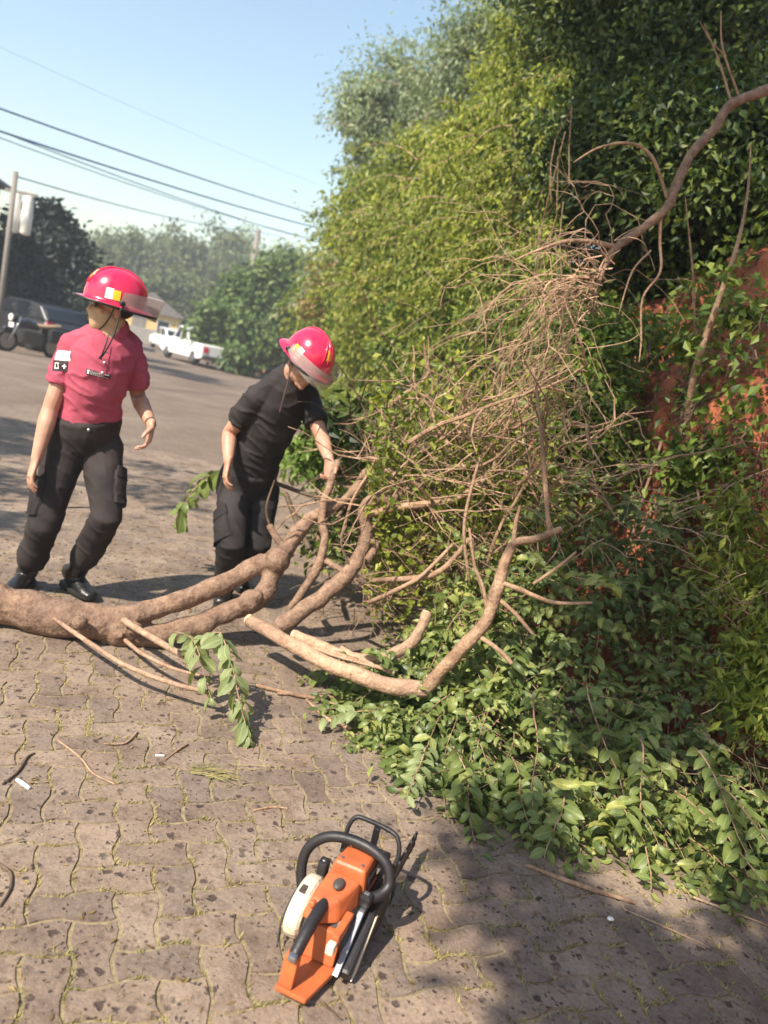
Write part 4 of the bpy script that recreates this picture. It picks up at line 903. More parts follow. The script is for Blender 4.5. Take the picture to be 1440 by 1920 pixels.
# pale shoots leaning on the trunk
shoots = [('longest pale shoot lying from the trunk towards the leafy sprig', [(103, 1160, 3.38, 5), (170, 1207, 3.2, 6), (240, 1250, 3.06, 6), (320, 1280, 3.0, 6), (400, 1300, 2.98, 5)]),
          ('thick pale shoot leaning on the fork of the trunk', [(232, 1162, 3.45, 8), (285, 1196, 3.3, 8), (345, 1230, 3.18, 8)]),
          ('short reddish shoot below the knot on the trunk', [(235, 1200, 3.42, 5), (270, 1228, 3.25, 5), (330, 1255, 3.12, 4), (390, 1270, 3.06, 3)])]
for lab, sp in shoots:
    m = MB(); limb_px(m, sp, 8, 5, .05, 70); tag(m.build('cut_shoot', M['peeled'], smooth=True), lab, 'branch', 'pale shoots by the trunk')
thin = [('reddish twig lying from the leafy sprig to the leaf heap', [(480, 1285, None, 4), (550, 1302, None, 5), (600, 1312, None, 5), (680, 1345, None, 4), (760, 1385, None, 3)]),
        ('thin forked twig lying below the reddish twig', [(575, 1312, None, 4), (620, 1352, None, 4), (680, 1375, None, 4), (740, 1415, None, 3)]),
        ('thin pale twig lying above the reddish twig', [(520, 1300, None, 3), (620, 1308, None, 4), (700, 1322, None, 4), (790, 1345, None, 3)]),
        ('straight brown stick on the shaded paving beside the chainsaw', [(986, 1622, None, 5), (1060, 1650, None, 6), (1125, 1672, None, 6), (1190, 1692, None, 5)]),
        ('thin pale twig on the paving at the right edge', [(1300, 1682, None, 3), (1360, 1705, None, 3), (1440, 1735, None, 3)]),
        ('thin bent twig on the paving right of the brown stick', [(1170, 1705, None, 2), (1240, 1735, None, 3), (1330, 1775, None, 2)]),
        ('curved dark twig at the left edge of the paving', [(-10, 1615, None, 3), (18, 1635, None, 4), (20, 1665, None, 4), (0, 1700, None, 3)]),
        ('dark forked twig on the paving above the white scrap', [(5, 1470, None, 3), (35, 1445, None, 3), (50, 1420, None, 3), (65, 1412, None, 2)]),
        ('thin curved twig on the paving left of the leafy sprig', [(195, 1395, None, 2), (235, 1393, None, 3), (258, 1372, None, 2)]),
        ('long thin pale twig on the paving below the trunk', [(105, 1385, None, 2), (150, 1420, None, 2.5), (175, 1450, None, 2.5), (215, 1470, None, 2)]),
        ('thin twig pointing at the grass sprig', [(310, 1425, None, 2), (335, 1405, None, 2.5), (352, 1395, None, 2)]),
        ('short dark twig below the chainsaw handle', [(605, 1880, None, 3), (625, 1898, None, 3), (640, 1912, None, 2)]),
        ('small brown twig lying right of the grass sprig', [(475, 1520, None, 2.5), (510, 1513, None, 3), (540, 1516, None, 2)])]
for k, (lab, sp) in enumerate(thin):
    m = MB(); limb_px(m, sp, 6, 5, .1, 80 + k); mt = 'dtwig' if 'dark' in lab else ('twig' if k not in (4, 5, 9) else 'peeled'); tag(m.build('fallen_twig', M[mt], smooth=True), lab, 'twig', 'twigs lying on the paving')

# ------------------------------------------------------------------ hanging limb at right with its dry twigs
LK = .72
hang = thing('hanging_limb', 'bent bare limb hanging down from the top right corner', 'branch', A(1440, 170, 4.2))
m = MB(); limb_px(m, [(1520, 130, 4.3, 13), (1432, 172, 4.25, 13), (1390, 185, 4.2, 12.5), (1362, 205, 4.2, 12.5), (1340, 240, 4.18, 12), (1300, 282, 4.15, 12), (1280, 320, 4.13, 12), (1266, 350, 4.12, 12), (1250, 390, 4.1, 12), (1200, 432, 4.08, 11), (1158, 462, 4.06, 11), (1135, 495, 4.04, 10), (1122, 530, 4.03, 7), (1110, 575, 4.02, 4)], 14, 6, .12, 90); m.build('limb', M['bark'], hang, smooth=True)
for k, sp in enumerate([[(1158, 464, 4.06, 7), (1110, 454, 4.04, 6.5), (1065, 452, 4.02, 5.5), (1020, 465, 4.0, 4), (965, 488, 3.98, 2)], [(1125, 520, 4.03, 5), (1070, 522, 4.0, 4.5), (1025, 535, 3.98, 3), (1010, 600, 3.98, 1.5)],
       [(1240, 400, 4.1, 4.5), (1237, 450, 4.08, 4), (1238, 510, 4.06, 3.5), (1205, 560, 4.04, 3), (1202, 640, 4.02, 2.5), (1198, 680, 4.02, 1)], [(1220, 470, 4.08, 3), (1185, 510, 4.06, 2.6), (1160, 590, 4.04, 1.4)],
       [(1250, 372, 4.1, 4), (1238, 330, 4.1, 4.5), (1215, 285, 4.1, 4.5), (1175, 268, 4.1, 4), (1120, 278, 4.1, 3), (1075, 305, 4.1, 1.5)], [(1372, 195, 4.2, 3.5), (1350, 120, 4.2, 2.8), (1320, 45, 4.2, 1.2)], [(1385, 180, 4.2, 3.5), (1355, 90, 4.2, 3), (1352, 20, 4.2, 1.2)], [(1362, 105, 4.2, 2.2), (1335, 80, 4.2, 1.8), (1312, 40, 4.2, 1)]]):
    m = MB(); limb_px(m, sp, 8, 5, .1, 100 + k); m.build('branch', M['twig'], hang, smooth=True)
def twig_walk(mb, p, v, length, r, steps=7, grav=.25, wig=.35, n=3, branch=0):
    p = Vector(p); v = Vector(v).normalized(); ds = length / steps; pts = [p.copy()]
    for k in range(steps):
        v = (v + Vector((random.gauss(0, wig), random.gauss(0, wig), random.gauss(0, wig) - grav)) * .5).normalized(); p = p + v * ds; pts.append(p.copy())
        if branch and random.random() < .42: twig_walk(mb, p, v + Vector((random.gauss(0, .8), random.gauss(0, .8), random.gauss(0, .8))), length * random.uniform(.25, .55), r * .6, 4, grav, wig, n, branch - 1)
    mb.tube(pts, [r * (1 - .65 * k / steps) for k in range(steps + 1)], n)
m = MB()
for k in range(40):
    s = random.random(); px, py = lerp(1150, 1095, s) + random.gauss(0, 14), lerp(470, 600, s) + random.gauss(0, 12)
    twig_walk(m, A(px, py, random.gauss(4.03, .06)), (-1.1 + random.gauss(0, .35), random.gauss(0, .35), random.gauss(.35, .4)), random.uniform(.3, .95), random.uniform(.002, .0055), 10, random.uniform(.22, .5), .6, 3, 2)
tw = m.build('twigs', M['twig'], hang); tag(tw, 'tangle of thin dry twigs on the limb', kind='stuff')
# dry twig curtain that joins the hanging limb to the brush pile
m = MB()
for k in range(85):
    s = random.random() ** .8; px, py = lerp(1085, 950, s) + random.gauss(0, 34), lerp(560, 840, s) + random.gauss(0, 30)
    twig_walk(m, A(px, py, random.gauss(4.05, .12)), (-.7 + random.gauss(0, .5), random.gauss(0, .35), -.7 + random.gauss(0, .4)), random.uniform(.15, .5), random.uniform(.0016, .0042), 6, .25, .42, 3, 1)
tag(m.build('dry_twigs', M['twig']), 'curtain of dry reddish twigs hanging over the brush', 'twigs', kind='stuff')
# brush pile of bare twigs behind the cut limbs
m = MB()
for k in range(46):
    px = random.gauss(840, 95); py = random.gauss(940, 80); p = A(px, py, lerp(3.75, 4.5, random.random()))
    if p.z < .05: continue
    twig_walk(m, p, (random.gauss(.4, .7), random.gauss(0, .4), random.gauss(.45, .5)), random.uniform(.5, 1.1), random.uniform(.006, .012), 9, -.02, .42, 6, 1)
for k in range(165):
    px = random.gauss(830, 100); py = random.gauss(915, 95)
    if px < 640 or py > 1130 or py < 740: continue
    Y = lerp(3.7, 4.6, random.random()); p = A(px, py, Y)
    if p.z < .03: continue
    twig_walk(m, p, (random.gauss(.3, .8), random.gauss(0, .5), random.gauss(.25, .6)), random.uniform(.2, .7), random.uniform(.0018, .0055), 6, .02, .32, 3, 1)
for k in range(150):
    px = random.uniform(660, 940); py = random.uniform(980, 1150); p = A(px, py, random.uniform(3.7, 4.2)); 
    if p.z < .02: continue
    twig_walk(m, p, (random.gauss(.3, .8), random.gauss(0, .5), random.gauss(.1, .5)), random.uniform(.12, .45), random.uniform(.0015, .004), 5, .05, .4, 3, 1)
tag(m.build('brush_twigs', M['twig']), 'pile of bare brown twigs behind the cut limbs', 'twigs', kind='stuff')
m = MB()
for k in range(130):
    px = random.uniform(640, 1010); py = random.uniform(780, 1130); p = A(px, py, random.uniform(4.2, 5.0))
    if p.z < .02: continue
    twig_walk(m, p, (random.gauss(0, .8), random.gauss(0, .5), random.gauss(.2, .6)), random.uniform(.3, .8), random.uniform(.003, .008), 6, .03, .35, 3, 1)
tag(m.build('brush_twigs', M['dtwig']), 'darker twigs deep inside the brush pile', 'twigs', kind='stuff')
# small leaves caught in the brush, and green undergrowth behind it
n = 8500; px = np.maximum(rng.normal(850, 110, n), 690 + rng.random(n) * 40); py = rng.normal(960, 110, n); Y = rng.uniform(3.8, 4.9, n)
P = np.array([A(a, b, c) for a, b, c in zip(px, py, Y)]); P = P[(P[:, 2] > .03)]; n = len(P); L = rng.uniform(.02, .065, n)
v, f = leaves_simple(P, rdir(n), unit(rng.normal(size=(n, 3)) + [-.3, -.4, .6]), L, L * .6)
tag(np_mesh('brush_leaves', v, f, M['vine']), 'small yellow green leaves caught in the twig pile', 'leaves', kind='stuff')
def bushy(name, label, blobs, n, leaf, mat, cat='bush'):
    c = np.mean([b[0] for b in blobs], 0); return tree(name, label, (c[0], c[1], -.01), blobs, n, leaf, mat, cat=cat, trunk_r=.025, clump=.11, limbs=True)
bushy('felled_bush', 'low green leafy bush lying on the road right of the second man', [pb(600, 860, 6.2, 34, .7), pb(650, 870, 6.2, 40, .6), pb(700, 880, 6.0, 36, .7), pb(560, 870, 6.4, 24, .6)], 2600, .08, M['grass'])
bushy('felled_bush', 'dark leafy branch end at the second man\'s far elbow', [pb(640, 780, 5.6, 30, .6), pb(690, 800, 5.6, 28, .6), pb(615, 800, 5.6, 20, .6)], 700, .11, M['deep'])
bushy('felled_bush', 'leafy undergrowth behind the bare branch fork', [pb(700, 960, 5.0, 40), pb(640, 1000, 4.9, 36), pb(760, 1000, 4.8, 40), pb(820, 900, 5.2, 46), pb(880, 840, 5.4, 46)], 3600, .07, M['ivy'])
bushy('felled_bush', 'flattened green sprig on the road behind the first man\'s knees', [pb(140, 965, 6.4, 18, .4), pb(60, 955, 6.4, 20, .4), pb(10, 948, 6.4, 16, .4)], 420, .10, M['vine'])

# ------------------------------------------------------------------ heap of leafy cut branches
front = [G(640, 1290), G(720, 1360), G(790, 1420), G(880, 1480), G(1000, 1530), G(1110, 1575), G(1250, 1610), G(1440, 1640), G(1600, 1660)]
fx = [p.x for p in front]; fy = [p.y for p in front]
def heap_h(x, y):
    d = y - np.interp(x, fx, fy)
    h = np.interp(d, [0, .15, .5, 1.0, 1.6], [0.02, .12, .42, .85, 1.15])
    s = np.interp(x, [-.2, .15, .5, .9], [.12, .35, .75, 1.0])
    s = s * (1 - .5 * math.exp(-(((x - 1.28) / .34) ** 2 + ((y - 3.35) / .36) ** 2)))
    return h * s * (1 + .22 * noise.noise(Vector((x * 2.2, y * 2.2, .5))))
def stem_leaves(base, d0, length, nl, grav, leaf, curlm, path=None, droop=0.0):
    pts = [Vector(base)]; v = Vector(d0).normalized(); st = 8
    for k in range(st):
        v = (v + Vector((random.gauss(0, .10), random.gauss(0, .10), random.gauss(0, .08) - grav))).normalized(); q = pts[-1] + v * length / st
        if q.z < .012: q.z = .012
        pts.append(q)
    if path: sp_ = smooth_path(path, 8); pts = [sp_[round(k * (len(sp_) - 1) / st)] for k in range(st + 1)]
    P, D, N, L = [], [], [], []
    for k in range(nl):
        t = (k // 2 + .6) / (nl / 2 + .4) * st; i = min(int(t), st - 1); p = pts[i].lerp(pts[i + 1], min(t - i, 1)); tg = (pts[i + 1] - pts[i]).normalized()
        sd = tg.cross(Vector((0, 0, 1))); sd = sd.normalized() if sd.length > .05 else Vector((1, 0, 0))
        sgn = 1 if k % 2 else -1
        d = (tg * random.uniform(.35, .9) + sd * sgn * random.uniform(.7, 1.1) + Vector((random.gauss(0, .2), random.gauss(0, .2), random.gauss(-.15, .25)))).normalized()
        d = (d - Vector((0, 0, droop)) + (Vector((random.gauss(0, .4), random.gauss(0, .4), random.gauss(0, .3))) if droop else Vector())).normalized()
        nn = Vector((random.gauss(-.15, .5), random.gauss(-.25, .5), .85)).normalized()
        P.append(p); D.append(d); N.append(nn); L.append(leaf * random.uniform(.62, 1.2) * (1 if t < st * .8 else .7))
    return pts, np.array(P), np.array(D), np.array(N), np.array(L)
leaf_vars = []
for k in range(6):
    c_ = (.35, .8, 1.2, .15, .6, 1.5)[k]
    v, f = leaves_curled(np.zeros((1, 3)), np.array([[0, 1., 0]]), np.array([[0, 0, 1.]]), np.ones(1), np.ones(1) * (.52, .48, .55, .5, .6, .46)[k], np.array([c_]))
    out = []
    for mt in ('heapleaf', 'paleleaf'):
        me = bpy.data.meshes.new('leaf'); me.from_pydata([tuple(a) for a in v], [], [tuple(int(i) for i in a) for a in f]); me.update(); add_rib(me); me.polygons.foreach_set('use_smooth', [True] * len(me.polygons)); me.materials.append(M[mt]); out.append(me)
    leaf_vars.append(out)
def sprig(name, label, base, d0, length, nl, grav, leaf, mt=0, group=None, cat='leafy branch', stem_r=.0045, path=None, droop=0.0):
    pts, P, D, N, L = stem_leaves(base, d0, length, nl, grav, leaf, 1, path, droop)
    t = thing(name, label, cat, pts[0], group); m = MB(); m.tube(pts, [stem_r * (1 - .6 * k / 8) for k in range(9)], 6, .3); m.build('stem', M['twig'], t, smooth=True)
    for p, d, nn, l in zip(P, D, N, L):
        d = Vector(d); nn = Vector(nn); nn = (nn - d * nn.dot(d)).normalized(); s = d.cross(nn)
        o = bpy.data.objects.new('leaf', random.choice(leaf_vars)[mt]); C.objects.link(o)
        Mw = Matrix((( s.x * l, d.x * l, nn.x * l, p[0]), (s.y * l, d.y * l, nn.y * l, p[1]), (s.z * l, d.z * l, nn.z * l, p[2]), (0, 0, 0, 1)))
        o.parent = t; o.matrix_parent_inverse = Matrix.Translation(-t.location); o.matrix_basis = Mw
    return t
# the sprig standing alone on the paving
sprig('leafy_sprig', 'pale leafy sprig drooping onto the paving in front of the trunk', A(395, 1195, 3.12), (.45, -.25, .5), .62, 44, .24, .098, 1, stem_r=.004, path=[A(345, 1225, 3.2), A(400, 1180, 3.12), A(422, 1205, 3.02), A(438, 1262, 2.94), A(450, 1320, 2.87), A(462, 1362, 2.82), A(472, 1398, 2.79)], droop=.75)
sprig('leafy_sprig', 'small pale leaf cluster left of the drooping sprig', A(372, 1200, 3.14), (-.25, -.3, .3), .34, 18, .26, .088, 1, stem_r=.003, path=[A(330, 1185, 3.2), A(358, 1195, 3.12), A(375, 1230, 3.05), A(386, 1280, 2.98), A(400, 1320, 2.93)], droop=.8)
sprig('leafy_sprig', 'dark leafy branch end hanging behind the second man\'s hip', A(420, 880, 4.9), (-1, 0, 0), .5, 22, 0, .15, 0, path=[A(425, 880, 4.95), A(390, 893, 4.9), A(362, 920, 4.85), A(342, 955, 4.82), A(334, 985, 4.8)], droop=.5)
# recognisable branches along the front of the heap
fronts = [(760, 1330, .10, (-.5, -.6, .1), .42, 'big pale leaves at the near left tip of the heap', 1), (800, 1400, .10, (-.2, -.8, .1), .40, 'pale branch tip drooping at the left foot of the heap', 1), (700, 1255, .10, (-.8, -.2, .1), .4, 'thin leafy branch beside the peeled limb', 0),
 (850, 1400, .16, (.1, -.9, .0), .45, 'branch tip reaching the paving left of the heap centre', 0), (1000, 1300, .35, (-.2, -.8, -.2), .6, 'long branch drooping down the middle of the heap', 0), (1100, 1280, .42, (.0, -.9, -.25), .7, 'longest branch hanging over the dark hollow of the heap', 0),
 (1230, 1180, .55, (.0, -.9, -.2), .6, 'sunlit curled branch in the dark hollow of the heap', 0), (960, 1420, .16, (.1, -.8, .0), .42, 'branch lying at the foot of the heap above the brown stick', 0), (1060, 1470, .14, (-.1, -.8, .05), .45, 'low branch at the middle foot of the heap', 0),
 (1150, 1490, .14, (.1, -.8, .1), .42, 'low branch right of the middle foot of the heap', 0), (1260, 1480, .2, (.2, -.8, .1), .5, 'bright branch at the right foot of the heap', 0), (1360, 1480, .25, (.1, -.9, .0), .5, 'rightmost bright branch at the foot of the heap', 0),
 (1300, 1400, .35, (.2, -.8, .1), .5, 'bright yellow green branch above the right foot of the heap', 0), (880, 1280, .25, (-.5, -.6, .0), .45, 'leafy branch crossing under the upright limb', 0), (1200, 1380, .33, (-.1, -.9, -.1), .55, 'branch with long leaves right of the dark hollow', 0),
 (950, 1180, .48, (-.3, -.5, .1), .45, 'leafy shoot right of the upright limb', 0)]
for px, py, z, d, l, lab, mt in fronts:
    p = G(px, py, z); sprig('leafy_branch', lab, p, d, l, 18, .07, .078, mt, 'leafy branches on the front of the heap')
for lab, bl in (('yellowish weeds at the right edge beside the leaf heap', [pb(1425, 1040, 3.5, 44), pb(1440, 1120, 3.4, 46), pb(1390, 980, 3.6, 34)]), ('yellow green weeds low on the right edge of the heap', [pb(1430, 1220, 3.2, 42), pb(1445, 1320, 3.0, 46), pb(1400, 1290, 3.1, 30)])):
    tree('weed_clump', lab, (float(bl[0][0][0]), float(bl[0][0][1]), .1), bl, 1500, .06, M['vine'], cat='weeds', trunk_r=.012, clump=.09, droop=.6, wr=.34, limbs=False)
# the mass of the heap
Ps, Ds, Ns, Ls = [], [], [], []; hm = MB()
for k in range(1400):
    x = random.uniform(.12, 2.5) if k > 120 else random.uniform(.12, .8); f0 = float(np.interp(x, fx, fy)); y = f0 + .04 + random.random() ** 1.15 * min(1.7, .28 + max(0, x - .12) * 2.2)
    z = heap_h(x, y) * random.uniform(.55, 1.05)
    if x > xb(y) + .1: z = max(z, float(np.interp(x - xb(y), OFF, HZ)) + .08)
    if x > xb(y) + .5 or z > 1.25: continue
    if ((x - 1.28) / .34) ** 2 + ((y - 3.35) / .36) ** 2 < 1 and random.random() < .3: continue
    d = (random.gauss(-.1, .6), random.gauss(-.75, .4), random.gauss(.05, .3))
    pts, P, D, N, L = stem_leaves((x, y, z), d, random.uniform(.2, .5), random.randrange(8, 17), random.uniform(.03, .14), random.choice((.04, .055, .068, .078, .09)) * random.uniform(.85, 1.1), 1)
    if random.random() < .5: hm.tube(pts, [.003 * (1 - .08 * q) for q in range(9)], 4)
    Ps.append(P); Ds.append(D); Ns.append(N); Ls.append(L)
P, D, N, L = map(np.concatenate, (Ps, Ds, Ns, Ls))
P[:, 2] = np.maximum(P[:, 2], .012)
v, f = leaves_curled(P, D, N, L, L * rng.uniform(.32, .54, len(L)), rng.uniform(-.4, 2.5, len(L)))
v[:, 2] = np.maximum(v[:, 2], .004)
lh = np_mesh('leaf_heap', v, f, M['heapleaf'], smooth=True); add_rib(lh.data); tag(lh, 'big heap of green cut foliage at the foot of the bank', 'leaf heap', kind='stuff')
tag(hm.build('heap_stems', M['twig']), 'thin stems inside the heap of green foliage', 'stems', kind='stuff')
m = MB()
for k in range(50):
    px = random.uniform(1000, 1440); py = random.uniform(860, 1060); p = A(px, py, random.uniform(3.4, 4.2))
    twig_walk(m, p, (random.gauss(0, .9), random.gauss(-.2, .5), random.gauss(.1, .5)), random.uniform(.15, .5), random.uniform(.0015, .004), 5, .05, .4, 3, 1)
for k in range(70):
    px = random.uniform(1330, 1450); py = random.uniform(1000, 1600); p = A(px, py, 3.0 if py > 1400 else 3.3); p.z = max(p.z, .05)
    twig_walk(m, p, (random.gauss(0, .9), random.gauss(-.2, .5), random.gauss(.1, .5)), random.uniform(.15, .45), random.uniform(.0012, .0028), 5, .1, .4, 3, 1)
tag(m.build('heap_twigs', M['peeled']), 'dry straw coloured twigs sticking out of the heap', 'twigs', kind='stuff')
# loose leaves, bark crumbs and straw on the paving
n = 900; px = rng.uniform(0, 1440, n); py = rng.uniform(1230, 1920, n); P = np.array([G(a, b, .004) for a, b in zip(px, py)]); L = rng.uniform(.006, .028, n)
D = rdir(n); D[:, 2] *= .1; v, f = leaves_simple(P, D, np.tile([0, 0, 1.], (n, 1)) + rng.normal(size=(n, 3)) * .15, L, L * rng.uniform(.12, .4, n), .05); v[:, 2] = np.maximum(v[:, 2], .002)
tag(np_mesh('paving_litter', v, f, M['dry']), 'dry bits of leaf and straw scattered on the paving', 'litter', kind='stuff')
n = 2600; x = rng.uniform(-2.4, .3, n); y = rng.uniform(3.6, 7.5, n); P = np.stack([x, y, np.full(n, .006)], 1); L = rng.uniform(.008, .05, n)
D = rdir(n); D[:, 2] *= .15; v, f = leaves_simple(P, D, np.tile([0, 0, 1.], (n, 1)) + rng.normal(size=(n, 3)) * .3, L, L * rng.uniform(.06, .35, n), .05); v[:, 2] = np.maximum(v[:, 2], .003)
tag(np_mesh('road_litter', v, f, M['dry']), 'dry leaf crumbs and straw on the road around the men', 'litter', kind='stuff')
rt = MB()
for k in range(46):
    px = random.uniform(1170, 1450); py = random.uniform(560, 840); b = bank_pt(px, py, random.uniform(.3, .6)); b = b - ray(px, py).normalized() * .05
    twig_walk(rt, b, (random.gauss(-.2, .4), random.gauss(-.2, .3), -1), random.uniform(.2, .6), random.uniform(.002, .006), 7, .05, .5, 4, 1)
tag(rt.build('bank_roots', M['dtwig']), 'thin roots and dead stems on the red clay bank', 'roots', kind='stuff')
m = MB(); p0 = G(352, 1448, .006)
for k in range(46):
    a = random.gauss(R(12), .35); l = random.uniform(.03, .11); b = p0 + Vector((random.uniform(-.02, .12), random.uniform(-.01, .05), 0)); e = b + Vector((math.cos(a) * l, math.sin(a) * l, random.uniform(0, .012)))
    m.tube([b, b.lerp(e, .5) + Vector((0, 0, .006)), e], [.0015, .0013, .0005], 3)
m.tube([p0 + Vector((.1, .02, .004)), G(430, 1432, .01), G(505, 1436, .006)], .0012, 3)
tag(m.build('grass_sprig', M['moss']), 'yellow green feathery grass sprig lying on the paving', 'grass sprig')
m = MB(); a, b = G(32, 1462, .006), G(55, 1478, .006); m.tube([a, a.lerp(b, .5), b], [.006, .007, .006], 8, .3); tag(m.build('wood_scrap', M['white'], smooth=True), 'small white scrap of wood on the paving at left', 'scrap')
m = MB(); a, b = G(292, 1416, .005), G(308, 1417, .005); m.tube([a, b], [.004, .004], 6, .3); tag(m.build('wood_scrap', M['white'], smooth=True), 'tiny white chip on the paving above the grass sprig', 'scrap')
m = MB(); m.ell(G(1145, 1723, .008), .012, .008, .007, None, 8, 6); tag(m.build('pale_pebble', M['white'], smooth=True), 'small pale pebble on the shaded paving below the brown stick', 'pebble')
# ------------------------------------------------------------------ people
def bvh_of(o):
    me = o.data; return BVHTree.FromPolygons([v.co.copy() for v in me.vertices], [tuple(p.vertices) for p in me.polygons])
def decal(name, bvh, c, towards, up, shape, mat, parent, off=.003, nx=8, ny=6, th=.0015):
    # sheet laid on a surface: shape = (w, h) rectangle or list of (x0, y0, x1, y1) pieces, in metres about c
    towards = Vector(towards).normalized(); up = Vector(up); up = (up - towards * up.dot(towards)).normalized(); sx = up.cross(-towards)
    pieces = [(-shape[0] / 2, -shape[1] / 2, shape[0] / 2, shape[1] / 2)] if isinstance(shape, tuple) else shape
    m = MB()
    for x0, y0, x1, y1 in pieces:
        a, b = max(2, int(nx * (x1 - x0) / .05) + 2), max(2, int(ny * (y1 - y0) / .05) + 2); vs_ = []; ok = True
        for lay in (off, off + th):
            for j in range(b):
                for i in range(a):
                    p = Vector(c) + sx * lerp(x0, x1, i / (a - 1)) + up * lerp(y0, y1, j / (b - 1)) - towards * .3
                    h = bvh.ray_cast(p, towards)
                    if h[0] is None: ok = False; q = Vector(c)
                    else: q = h[0] - towards * lay
                    vs_.append(q)
        if not ok: continue
        n = a * b; fs = []
        for j in range(b - 1):
            for i in range(a - 1):
                k = j * a + i; fs.append((k, k + a, k + a + 1, k + 1)); k += n; fs.append((k, k + 1, k + a + 1, k + a))
        rim = [i for i in range(a)] + [j * a + a - 1 for j in range(1, b)] + [(b - 1) * a + i for i in range(a - 2, -1, -1)] + [j * a for j in range(b - 2, 0, -1)]
        for k in range(len(rim)): q0, q1 = rim[k], rim[(k + 1) % len(rim)]; fs.append((q0, q1, q1 + n, q0 + n))
        m.add(vs_, fs)
    if m.v: return m.build(name, mat, parent, smooth=False)

def hand(mb, wrist, d, nrm, thumb_side, curl, size=1.0, spread=.10, thumb_curl=.5):
    # d wrist -> knuckles, nrm out of the palm, thumb on the thumb_side of (d x nrm)
    d = Vector(d).normalized(); nrm = Vector(nrm); nrm = (nrm - d * nrm.dot(d)).normalized(); l = d.cross(nrm).normalized() * thumb_side; s = size
    mb.loft([(wrist - d * .02 * s, l * .027 * s, nrm * .021 * s), (wrist + d * .015 * s, l * .03 * s, nrm * .019 * s), (wrist + d * .05 * s, l * .04 * s, nrm * .0165 * s), (wrist + d * .088 * s, l * .042 * s, nrm * .0135 * s)], 14, .6)
    for k, (off, ln) in enumerate(((.031, .074), (.0105, .083), (-.0105, .076), (-.031, .060))):
        p = wrist + d * (.088 - abs(off) * .12) * s + l * off * s; a = 0; pts = [p - d * .012 * s, p]; dd = d + l * off * spread * 18
        dd.normalize()
        for q, f in enumerate((.45, .32, .25)):
            a += curl * (1, 1.15, .8)[q] * (1 + .08 * k); v = dd * math.cos(a) + nrm * math.sin(a); p = p + v * ln * f * s; pts.append(p)
        mb.tube(pts, [.0098 * s, .0098 * s, .0088 * s, .0080 * s, .0068 * s], 10, .9)
    p = wrist + d * .022 * s + l * .026 * s; v = (d * .62 + l * .62 + nrm * .45).normalized(); pts = [p, p + v * .034 * s]
    v = (v + nrm * thumb_curl * .6 + d * .45).normalized(); pts.append(pts[-1] + v * .030 * s); v = (v + d * .3 - l * thumb_curl * .5).normalized(); pts.append(pts[-1] + v * .026 * s)
    mb.tube(pts, [.0150 * s, .0125 * s, .0108 * s, .0085 * s], 10, .9)

def frame(f, u):
    f = Vector(f).normalized(); u = Vector(u); u = (u - f * u.dot(f)).normalized(); r = f.cross(u)    # right, forward, up columns
    return Matrix(((r.x, f.x, u.x), (r.y, f.y, u.y), (r.z, f.z, u.z)))
def head(mb, c, B):
    q = lambda x, y, z: c + B @ Vector((x, y, z))
    mb.ell(q(0, -.012, .035), .076, .096, .09, B); mb.ell(q(0, .03, -.035), .062, .066, .078, B)      # skull, face
    mb.ell(q(0, .052, -.088), .036, .036, .030, B); mb.ell(q(0, .078, -.098), .02, .017, .016, B)     # jaw, chin
    for s in (-1, 1):
        mb.ell(q(s * .044, .058, -.028), .022, .024, .022, B); mb.ell(q(s * .078, -.012, -.015), .009, .02, .032, B, 10, 8)   # cheek, ear
        mb.ell(q(s * .028, .083, .018), .020, .010, .009, B)                                              # brow
    mb.tube([q(0, .088, .012), q(0, .102, -.012), q(0, .112, -.032), q(0, .098, -.043)], [.010, .0105, .013, .012], 10, .8)
    for s in (-1, 1): mb.ell(q(s * .012, .097, -.038), .008, .009, .007, B, 8, 6)
    mb.ell(q(0, .090, -.062), .022, .010, .0055, B); mb.ell(q(0, .089, -.071), .020, .010, .0065, B)      # lips

